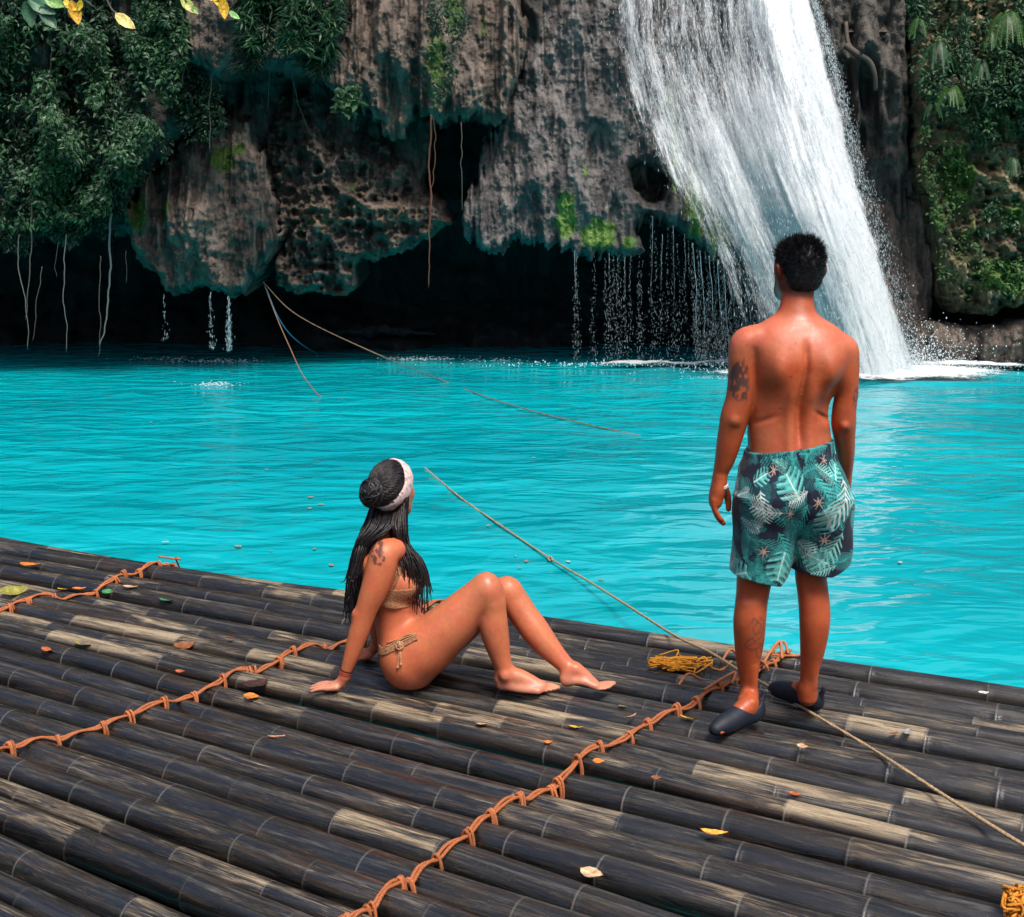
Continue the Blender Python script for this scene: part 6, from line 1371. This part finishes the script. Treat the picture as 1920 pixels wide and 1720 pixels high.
def build_plants():
    yl = lambda x, y: 17.55 + .5 * fbm(x / 120, y / 120, 0, 3, 61) + np.clip((y - 300) / 300, 0, 1) * .3
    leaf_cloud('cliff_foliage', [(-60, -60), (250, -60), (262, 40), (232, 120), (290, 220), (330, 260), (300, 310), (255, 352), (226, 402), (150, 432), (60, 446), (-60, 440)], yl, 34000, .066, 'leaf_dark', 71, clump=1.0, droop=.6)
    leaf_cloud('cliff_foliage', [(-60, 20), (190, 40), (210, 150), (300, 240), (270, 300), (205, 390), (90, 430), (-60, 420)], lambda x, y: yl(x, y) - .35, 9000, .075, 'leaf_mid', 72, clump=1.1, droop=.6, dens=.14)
    leaf_cloud('cliff_foliage', [(228, -60), (350, -60), (346, 30), (352, 110), (332, 190), (296, 196), (252, 160), (232, 100), (256, 30)], lambda x, y: 17.0 + 0 * x, 7000, .072, 'leaf_mid', 73, clump=.8, dens=.0)
    leaf_cloud('cliff_foliage', [(330, 60), (356, 130), (410, 170), (420, 230), (388, 262), (352, 250), (318, 210)], lambda x, y: 17.6 + 0 * x, 2600, .07, 'leaf_dark', 74, clump=.5)
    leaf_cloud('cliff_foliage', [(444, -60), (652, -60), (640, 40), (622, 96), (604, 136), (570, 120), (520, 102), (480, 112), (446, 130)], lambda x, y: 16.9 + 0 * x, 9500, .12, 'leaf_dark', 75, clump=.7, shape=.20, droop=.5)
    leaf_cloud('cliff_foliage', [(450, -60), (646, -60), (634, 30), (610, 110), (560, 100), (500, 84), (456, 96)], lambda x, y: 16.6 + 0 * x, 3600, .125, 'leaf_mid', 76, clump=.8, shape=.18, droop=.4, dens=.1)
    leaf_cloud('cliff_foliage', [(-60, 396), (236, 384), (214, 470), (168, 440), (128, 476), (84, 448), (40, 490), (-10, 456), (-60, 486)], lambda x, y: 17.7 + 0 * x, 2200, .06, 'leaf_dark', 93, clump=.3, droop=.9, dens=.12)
    yr = lambda x, y: 18.35 + .3 * fbm(x / 100, y / 100, 0, 3, 81)
    leaf_cloud('cliff_foliage', [(1700, -60), (2040, -60), (2040, 200), (1880, 190), (1800, 170), (1752, 210), (1722, 160), (1706, 60)], yr, 11000, .072, 'leaf_mid', 82, clump=.6, dens=.08)
    leaf_cloud('cliff_foliage', [(1770, 170), (2040, 150), (2040, 520), (1900, 500), (1830, 470), (1820, 400), (1900, 330), (1840, 270), (1780, 250)], yr, 4200, .07, 'leaf_mid', 83, clump=.4, dens=.34, thick=.2)
    leaf_cloud('cliff_foliage', [(1722, 230), (1800, 260), (1830, 330), (1800, 420), (1848, 480), (1820, 560), (1764, 520), (1750, 430), (1730, 330)], yr, 1900, .06, 'leaf_lime', 84, clump=.35, dens=.30, thick=.2)
    leaf_cloud('cliff_foliage', [(1840, 480), (1990, 490), (1990, 560), (1900, 556), (1840, 545)], yr, 1500, .07, 'leaf_lime', 85, clump=.4)
    leaf_cloud('cliff_foliage', [(800, -60), (880, -60), (868, 60), (846, 160), (820, 200), (806, 120)], lambda x, y: 17.0 + 0 * x, 900, .065, 'leaf_dark', 86, clump=.3)
    leaf_cloud('cliff_foliage', [(630, 160), (664, 158), (672, 196), (650, 214), (626, 196)], lambda x, y: 17.2 + 0 * x, 260, .10, 'leaf_mid', 87, clump=.3)
    # the same growth carries on beyond the edges of the picture
    leaf_cloud('cliff_foliage', [(-560, -60), (-40, -60), (-40, 430), (-200, 450), (-380, 420), (-560, 400)], yl, 15000, .075, 'leaf_dark', 91, clump=1.0, droop=.6)
    leaf_cloud('cliff_foliage', [(2020, -60), (2420, -60), (2420, 540), (2020, 540)], yr, 9000, .08, 'leaf_mid', 92, clump=.6, dens=.1)
    g = 'ferns on the right cliff'
    for i, (x, y, s, n, lab) in enumerate([(1756, 84, .62, 13, 'long drooping fern highest on the right cliff beside the dark recess'), (1782, 166, .50, 12, 'drooping fern on the right cliff just above the bare ochre rock'), (1748, 196, .34, 9, 'small fern at the left edge of the leafy cliff'),
                                              (1888, 30, .7, 14, 'large fern near the top right corner'), (1840, 120, .44, 10, 'medium fern amid the leaves of the right cliff'), (1858, 60, .4, 10, 'fern left of the large one at top right'), (1900, 300, .40, 10, 'fern hanging at the right edge halfway up the cliff'), (1722, 40, .40, 9, 'fern at the corner of the dark recess')]):
        fern(x, y, 17.6, s * .72, n, 300 + i, lab, g, 'leaf_lime' if i % 2 else 'leaf_mid')
    g2 = 'ferns in the left leaf curtain'
    for i, (x, y, s, n, lab) in enumerate([(560, 70, .5, 10, 'spiky fern in the tuft left of the fluted rock curtain')]):
        fern(x, y, 16.7, s * .8, n, 320 + i, lab, g2, 'leaf_dark')
    # ---- aerial roots and vines
    gr = 'aerial roots hanging over the cave'
    R = [([(32, 440), (36, 500), (46, 560), (49, 655)], .016, 'pale root hanging to the water nearest the left edge'), ([(60, 380), (58, 470), (52, 540), (50, 600)], .02, 'root joining the leftmost one halfway down'), ([(76, 500), (70, 570), (60, 640)], .012, 'thin slanting root beside the leftmost pair'),
         ([(122, 440), (123, 540), (123, 660)], .016, 'straight single root between the left pair and the thick root'), ([(208, 400), (205, 480), (203, 560), (200, 610), (188, 650)], .03, 'thickest pale root hanging from the end of the leaf curtain'), ([(186, 480), (187, 580), (184, 670)], .014, 'thin root just left of the thickest root'),
         ([(235, 470), (236, 530)], .010, 'short thin root left of the drooping tufa bulb'), ([(108, 455), (108, 520)], .008, 'short root above the straight single one'), ([(394, 60), (396, 170), (394, 285)], .018, 'long thin root in front of the dark gap above the tufa bulb'),
         ([(806, 215), (807, 330), (804, 420), (808, 470), (805, 540)], .024, 'reddish vine hanging past the cave hole almost to the water'), ([(812, 220), (813, 300), (809, 390), (806, 430)], .014, 'second strand twisted along the reddish vine'), ([(866, 230), (867, 350), (865, 395)], .012, 'thin root hanging inside the cave hole'),
         ([(506, 40), (506, 130), (502, 205)], .012, 'thin root in front of the dark recess right of the upper leaves'), ([(100, 20), (98, 100), (96, 130)], .03, 'brown stem among the leaves at upper left'), ([(80, 170), (82, 240), (86, 262)], .016, 'bare stem in the left leaf curtain'), ([(540, 20), (560, 200), (640, 330)], .010, 'slanting thin vine across the lumpy rock'), ([(330, 70), (345, 120), (342, 165)], .035, 'mossy stem beside the brown stone knob')]
    for i, (q, rad, lab) in enumerate(R):
        rr = np.random.default_rng(400 + i); q = np.array(q, float); Yv = 17.2 if q[0, 0] < 700 else 17.0
        pts = spline(np.array([P(x, y, Yv) for x, y in q]), 30); pts[:, 0] += .03 * noise3(pts[:, 2] * 2.3, i * 3.3, 0, 4) + .012 * noise3(pts[:, 2] * 9, i, 1, 4)
        mb = MB(); mb.tube(pts, np.linspace(rad, rad * .5, 30) * .55, 6)
        o = mb.build('hanging_root', MAT['vine_red'] if i in (9, 10) else MAT['vine_pale'] if i in (4, 0, 3) else MAT['vine']); tag(o, lab, 'root', gr)
    # ---- yellow leaves on twigs that reach in from above
    def twig(stem, leaves, label, seed, Y=9.0):
        root = empty('leafy_twig', P(*stem[0], Y)); b0 = np.array(root.location); mb = MB(); q = spline(np.array([P(x, y, Y) for x, y in stem]), 20); mb.tube(q - b0, .007, 6); mb.build('stem', MAT['vine'], root)
        for i, (x, y, l, a, c) in enumerate(leaves):
            p = P(x, y, Y); s = mpp(p); V, F, sh = leaf_mesh(l * s, l * s * .5, .3, .25, seed=seed + i); V = V - [l * s / 2, 0, 0]
            a = math.radians(a); B = np.stack([[math.cos(a), 0, -math.sin(a)], [math.sin(a) * .9, .43, math.cos(a) * .9], [0, -.9, .43]], 0)
            mesh('leaf', V @ B + p - b0, F, MAT['leaf'], root, np.array(c) * sh[:, None] * (1 + .3 * fbm(V[:, 0] * 40, V[:, 1] * 40, 0, 3, seed)[:, None]))
        tag(root, label, 'twig', 'yellowing twigs hanging in from above'); return root
    YE, GO, GN, OR = (.62, .42, .03), (.60, .30, .02), (.16, .30, .08), (.65, .36, .02)
    twig([(100, -60), (128, -10), (138, 12)], [(142, 26, 46, 75, GO), (132, 12, 30, 40, YE), (106, 8, 44, 15, GN), (150, 12, 22, 110, YE)], 'twig with a drooping orange yellow leaf near the top left corner', 500)
    twig([(180, -60), (205, 10), (222, 28)], [(236, 42, 46, 38, (.66, .52, .16))], 'twig with one slim pale yellow leaf slanting down', 510)
    twig([(330, -60), (342, -10), (350, 4)], [(354, 12, 40, 50, (.40, .42, .10)), (366, 20, 20, 55, GN)], 'twig with a yellow green leaf left of the brightest leaf', 520)
    twig([(410, -60), (415, -20), (418, 0)], [(420, 18, 40, 85, OR), (410, 4, 34, 60, YE), (402, -2, 26, 5, OR), (440, 30, 24, 35, (.20, .42, .12))], 'twig with the brightest yellow leaves at the top edge', 530)
    twig([(40, -60), (60, -20), (70, -6)], [(80, 14, 60, 30, (.03, .12, .06)), (92, 36, 50, 55, (.025, .10, .05)), (56, 30, 50, 80, (.03, .11, .05))], 'twig with big dark green leaves in the top left corner', 540)

def build_fall():
    ys_ = [-420, -100, 0, 60, 120, 200, 300, 400, 500, 600, 690, 720]
    xl_ = [1280, 1180, 1118, 1105, 1118, 1145, 1198, 1255, 1320, 1362, 1386, 1392]
    xr_ = [1440, 1510, 1530, 1550, 1566, 1586, 1606, 1634, 1662, 1690, 1722, 1730]
    xc_ = [1390, 1440, 1462, 1478, 1494, 1514, 1540, 1566, 1596, 1624, 1650, 1656]
    root = empty('waterfall', P(1600, 686, 18.3))
    b0 = np.array(root.location)
    tag(root, 'tall white waterfall sliding over the mossy apron into the pool behind the man', 'waterfall')
    r = np.random.default_rng(91)
    def surfY(U, PY): return 17.75 + .5 * np.clip((400 - PY) / 500, 0, 1.6) - .45 * np.sin(np.clip((PY + 100) / 760, 0, 1) * np.pi * .62) - .25 * np.exp(-((U - .75) / .2) ** 2) + .12 * noise3(U * 9, PY / 400, 0, 7)
    for lay in range(4):
        nu, nv = 150, 150
        U, Vv = np.meshgrid(np.linspace(0, 1, nu), np.linspace(0, 1, nv), indexing='ij'); PY = -420 + 1136 * Vv
        xl = np.interp(PY, ys_, xl_); xr = np.interp(PY, ys_, xr_); xc = np.interp(PY, ys_, xc_)
        PX = xl + (xr - xl) * U
        wander = 6 * noise3(U * 14, Vv * 2, lay * 5.0, 12); PX = PX + wander
        ty = [-420, 0, 100, 200, 350, 500, 600, 690]
        tu = np.linspace(0, 1, 11)
        tab = np.array([[.1, .1, .1, .3, .5, .6, .8, 1, 1, .9, .5], [.22, .46, .46, .24, .20, .30, .36, .66, 1.0, 1.0, .7], [.26, .52, .52, .38, .30, .34, .40, .60, .96, 1.02, .75], [.22, .42, .48, .50, .52, .46, .52, .70, .96, 1.02, .8],
                        [.20, .34, .48, .64, .76, .80, .80, .88, 1.0, 1.02, .8], [.24, .32, .42, .56, .70, .80, .84, .96, 1.02, 1.0, .8], [.22, .32, .42, .56, .70, .72, .82, .98, 1.02, .96, .75], [.20, .32, .44, .58, .66, .68, .82, 1.0, 1.02, .92, .7]])
        iy = np.clip(np.interp(PY, ty, np.arange(8)), 0, 6.999); iu = np.clip(U * 10, 0, 9.999); a0, b0_ = iy.astype(int), iu.astype(int); fy, fu = iy - a0, iu - b0_
        d = (tab[a0, b0_] * (1 - fy) + tab[a0 + 1, b0_] * fy) * (1 - fu) + (tab[a0, b0_ + 1] * (1 - fy) + tab[a0 + 1, b0_ + 1] * fy) * fu
        d = d + .16 * fbm(U * 7, Vv * 5, lay, 3, 77)
        edge = sstep(-.02, .20, U + .13 * fbm(Vv * 9, U * 3, lay, 3, 78)) * sstep(1, .92, U + .03 * fbm(Vv * 14, 0, lay, 3, 79))
        d = (d - [.02, .06, .12, .20][lay]) * edge - .3 * (1 - edge)
        Yq = surfY(U, PY) - .13 * lay + .014 * noise3(U * 40, Vv * 6, lay, 3)
        V = P(PX, PY, Yq); a = np.arange(nu - 1)[:, None]; b = np.arange(nv - 1)[None]
        F = np.stack(np.broadcast_arrays(a * nv + b, a * nv + b + 1, (a + 1) * nv + b + 1, (a + 1) * nv + b), -1).reshape(-1, 4)
        uv = np.stack([PX / 420 + lay * 3.7 - (xl + xr) / 2 / 420 * .9, PY / 420 + lay * 1.3], -1).reshape(-1, 2)
        mesh('water_veil', V.reshape(-1, 3) - b0, F, MAT['fall'], root, np.stack([d, d * 0, d * 0], -1).reshape(-1, 3), uv)
    # drops and threads flung along the flow
    def drops(n, sampler, name, Lr=(.03, .16), Wr=(.004, .012)):
        PX, PY, Yq, dirx = sampler(n); c = P(PX, PY, Yq); n = len(c)
        L = r.uniform(*Lr, n) * r.uniform(.3, 1, n); W = r.uniform(*Wr, n)
        a = np.stack([dirx, 0 * dirx, -np.ones(n)], 1); a /= np.linalg.norm(a, axis=1, keepdims=True); s1 = np.cross(a, [0, 1., 0]); s1 /= np.linalg.norm(s1, axis=1, keepdims=True); s2 = np.cross(a, s1)
        V = np.stack([c - a * L[:, None], c + s1 * W[:, None], c + s2 * W[:, None], c - s1 * W[:, None], c - s2 * W[:, None], c + a * (L * .5)[:, None]], 1).reshape(-1, 3)
        k = np.arange(n)[:, None] * 6; T = np.concatenate([k + [[0, i, i % 4 + 1]] for i in range(1, 5)] + [k + [[5, i % 4 + 1, i]] for i in range(1, 5)])
        o = mesh(name, V - b0, None, MAT['drops'], root, None, None, True, T); tag(o, kind='stuff'); return o
    def s_fall(n):
        PY = r.uniform(-60, 690, n * 2); u = np.clip(r.beta(2.2, 1.5, n * 2), 0, 1); xl = np.interp(PY, ys_, xl_); xr = np.interp(PY, ys_, xr_); PX = xl + (xr - xl) * u + r.normal(0, 6, n * 2)
        k = ~((PX < 1330) & (PY > 430)); PX, PY, u = PX[k][:n], PY[k][:n], u[k][:n]
        return PX, PY, surfY(u, PY) - r.uniform(.0, .7, len(PX)), .28 * u + r.normal(0, .03, len(PX))
    drops(7000, s_fall, 'flying_drops', (.012, .07), (.0016, .0042))
    def s_right(n):
        PY = r.uniform(0, 680, n); xr = np.interp(PY, ys_, xr_); PX = xr + r.normal(0, 1, n) * (5 + 16 * (PY / 680) ** 1.5) - 4; return PX, PY, 17.4 - r.uniform(0, .5, n), .30 + r.normal(0, .04, n)
    drops(5200, s_right, 'flying_drops', (.010, .040), (.0010, .0028))
    def s_mist(n):
        PX = r.normal(1640, 62, n) + np.where(r.random(n) < .45, r.normal(-110, 70, n), 0); PY = 711 - np.abs(r.normal(0, 26, n)) * np.exp(-((PX - 1660) / 120) ** 2) - r.uniform(0, 6, n); return PX, PY, 17.1 - r.uniform(-.3, .7, n), r.normal(0, .5, n)
    drops(16000, s_mist, 'spray_mist', (.004, .016), (.0016, .0042))
    # threads of water dripping off the hem of the apron
    streams = [(1080, 470), (1082, 472), (1112, 474), (1135, 474), (1142, 476), (1150, 476), (1157, 478), (1163, 476), (1172, 482), (1180, 480), (1198, 478), (1203, 478), (1222, 405), (1228, 430), (1240, 440), (1252, 430), (1262, 424), (1272, 436), (1284, 440), (1292, 450), (1300, 456), (1306, 462), (1314, 470), (1322, 474), (1330, 480), (1338, 484), (1346, 486), (1352, 490), (1358, 490), (1365, 494), (1372, 494), (1380, 496), (1388, 496), (1396, 498), (1402, 496), (1410, 500), (1420, 500), (1436, 500)]
    def s_drip(n):
        PXs, PYs = [], []
        for i, (x, y) in enumerate(streams):
            m = int(n / len(streams) * (1.6 if x > 1290 else .7)); t = r.random(m) ** .8; yy = y + t * (676 - y); PYs.append(yy); PXs.append(x + 3.0 * noise3(yy / 60, i * 9.1, 0, 3) + (yy - y) * .05 * (x > 1290) + r.normal(0, .8 + 3.6 * t, m))
        PX, PY = np.concatenate(PXs), np.concatenate(PYs); return PX, PY, 17.8 - .3 * r.random(len(PX)), .04 * (PX > 1290) + r.normal(0, .02, len(PX))
    drops(5200, s_drip, 'drip_curtain', (.010, .045), (.0006, .0014))
    mb = MB()
    for i, (x, y) in enumerate(streams):
        if (x < 1200 and i % 4) or i % 2: continue
        e = r.uniform(560, 676) if x > 1290 else r.uniform(500, 600); t = np.linspace(0, 1, 26); yy = y + (e - y) * t
        q = P(x + 2.6 * noise3(yy / 45, i * 4.4, 1, 3) + (yy - y) * .05 * (x > 1290), yy, 17.7 - .2 * (i % 2)); mb.tube(q - b0, (.0016 + .0020 * (x > 1290)) * (1 - .8 * t) * (1 + .5 * noise3(t * 14, i, 0, 8)), 5)
    o = mb.build('drip_threads', MAT['drops'], root); tag(o, kind='stuff')
    # ---- foam on the pool where the water lands
    X, Y = np.meshgrid(np.linspace(.6, 11.5, 300), np.linspace(15.2, 20.8, 130), indexing='ij')
    c = np.array(G(1630, 706, WZ)); dd = np.hypot((X - c[0]) / 2.0, (Y - c[1]) / 1.0); d1 = np.exp(-dd ** 2) * 1.05
    q = np.array(G(1270, 688, WZ)); d2 = np.exp(-((X - q[0]) / 1.5) ** 2 - ((Y - q[1]) / .30) ** 2) * .85
    q = np.array(G(1830, 690, WZ)); d3 = np.exp(-((X - q[0]) / 1.5) ** 2 - ((Y - q[1]) / .60) ** 2) * .80
    q = np.array(G(1490, 707, WZ)); d4 = np.exp(-((X - q[0]) / 1.4) ** 2 - ((Y - q[1]) / .5) ** 2) * .95
    d = np.maximum.reduce([d1, d2, d3, d4]) * 1.1 - .02
    Z = WZ + .045 + .10 * np.clip(d, 0, 1) * (.5 + .8 * fbm(X * 2.4, Y * 3, 0, 4, 14)); k = Y.shape[1]; a = np.arange(299)[:, None]; b = np.arange(129)[None]
    F = np.stack(np.broadcast_arrays(a * k + b, (a + 1) * k + b, (a + 1) * k + b + 1, a * k + b + 1), -1).reshape(-1, 4)
    tag(mesh('foam', np.stack([X, Y, Z], -1).reshape(-1, 3), F, MAT['foam'], None, np.stack([d, d, d], -1).reshape(-1, 3)), kind='stuff')
    mb = MB()
    def blobs(n, cx, cy, sx, sy, zz_, rad):
        for _ in range(n):
            p = np.array(G(cx, cy, WZ)); p[0] += r.normal(0, sx); p[1] += r.normal(0, sy); p[2] = WZ + .03 + abs(r.normal(0, zz_)); s = rad * r.uniform(.4, 1.3); mb.ell(p, (s, s, s * r.uniform(.6, 1.6)), 6, 4)
    blobs(2600, 1650, 706, .60, .20, .30, .0075); blobs(1600, 1650, 704, .60, .22, .16, .0065); blobs(900, 1690, 702, .50, .25, .30, .005); blobs(900, 1520, 702, .9, .2, .08, .007); blobs(600, 1800, 694, 1.0, .3, .04, .007); blobs(400, 1250, 690, 1.3, .1, .03, .009)
    tag(mb.build('splash', MAT['drops']), kind='stuff')
    # ---- two small trickles off the drooping bulb, and their rings
    for j, (lab, sx, ex, n_) in enumerate((('thin trickle falling from the tip of the drooping tufa bulb', (428, 556), (430, 658), 260), ('sparser trickle left of the main one under the drooping tufa bulb', (394, 546), (397, 656), 90), ('faint drip at the left end of the drooping tufa bulb', (306, 548), (310, 640), 34))):
        q0 = P(*sx, 17.3); t = r.random(n_) ** .8; PY = sx[1] + (ex[1] - sx[1]) * t; PX = sx[0] + (ex[0] - sx[0]) * t + r.normal(0, 1 + 3.2 * t, n_)
        c = P(PX, PY, 17.3 + r.normal(0, .05, n_)); L = r.uniform(.010, .045, n_); W = r.uniform(.0012, .0028, n_); V = np.stack([c - [0, 0, 1] * L[:, None], c + [1, 0, 0] * W[:, None], c + [0, 1, 0] * W[:, None], c - [1, 0, 0] * W[:, None], c - [0, 1, 0] * W[:, None], c + [0, 0, .5] * L[:, None]], 1).reshape(-1, 3)
        k = np.arange(n_)[:, None] * 6; T = np.concatenate([k + [[0, i, i % 4 + 1]] for i in range(1, 5)] + [k + [[5, i % 4 + 1, i]] for i in range(1, 5)])
        o = mesh('water_trickle', V - q0, None, MAT['drops'], None, None, None, True, T); o.location = q0; tag(o, lab, 'trickle', 'trickles off the drooping rock')
    mb = MB()
    for cx, cy, sx, n_ in ((415, 680, .35, 160), (790, 676, .30, 220), (405, 724, .16, 90), (300, 675, .3, 60), (930, 678, .3, 60)):
        for _ in range(n_):
            p = np.array(G(cx, cy, WZ)); p[0] += r.normal(0, sx); p[1] += r.normal(0, .09); p[2] = WZ + .01 + abs(r.normal(0, .02)); s = r.uniform(.003, .008); mb.ell(p, (s * 2.2, s, s * .6), 6, 4)
    tag(mb.build('drip_splashes', MAT['drops']), kind='stuff')
SKY_STRENGTH, SUN_STRENGTH, EXPOSURE = .12, 3.0, 0.5
mats(); raft_mats(); rock_mats()
MAT['vine_red'] = simple('root_red', (.14, .06, .035), .8, .2, 60, .4); MAT['vine_pale'] = simple('root_pale', (.15, .145, .135), .8, .2, 60, .4)
raft, deck = build_raft(); build_leaves(deck); build_ropes(deck, raft); build_water()
build_cliff(); build_plants(); build_fall()
build_man(); build_woman()
cam_d = bpy.data.cameras.new('camera'); cam = bpy.data.objects.new('camera', cam_d); C.objects.link(cam)
cam_d.sensor_width = 36; cam_d.lens = FPX / 1920 * 36; cam_d.clip_start = .05; cam_d.clip_end = 500
cam.location = (0, 0, CAMH); cam.rotation_euler = (math.pi / 2 - TILT, 0, 0); SC.camera = cam
# light: bright even daylight from above and behind the viewer
w = bpy.data.worlds.new('World'); SC.world = w; w.use_nodes = True
sky = w.node_tree.nodes.new('ShaderNodeTexSky'); sky.sky_type = 'NISHITA'; sky.sun_disc = False
SUN_EL, SUN_AZ = math.radians(62), math.radians(153)       # azimuth measured from +Y towards +X
sky.sun_elevation = SUN_EL; sky.sun_rotation = SUN_AZ; sky.altitude = 100; sky.dust_density = 4; sky.air_density = .8; sky.ozone_density = .4
w.node_tree.links.new(sky.outputs[0], w.node_tree.nodes['Background'].inputs[0]); w.node_tree.nodes['Background'].inputs[1].default_value = SKY_STRENGTH
sd = bpy.data.lights.new('sun', 'SUN'); so = bpy.data.objects.new('sun', sd); C.objects.link(so)
sd.energy = SUN_STRENGTH; sd.angle = math.radians(20); sd.color = (1, .95, .88)
import mathutils
dirv = mathutils.Vector((math.sin(SUN_AZ) * math.cos(SUN_EL), math.cos(SUN_AZ) * math.cos(SUN_EL), math.sin(SUN_EL)))
so.rotation_euler = dirv.to_track_quat('Z', 'Y').to_euler()
SC.view_settings.view_transform = 'Standard'; SC.view_settings.look = 'None'; SC.view_settings.gamma = 1; SC.view_settings.exposure = EXPOSURE
SC.render.engine = 'CYCLES'; SC.cycles.use_denoising = True; SC.cycles.transparent_max_bounces = 24; SC.cycles.max_bounces = 8
SC.cycles.caustics_reflective = False; SC.cycles.caustics_refractive = False; SC.cycles.sample_clamp_indirect = 4
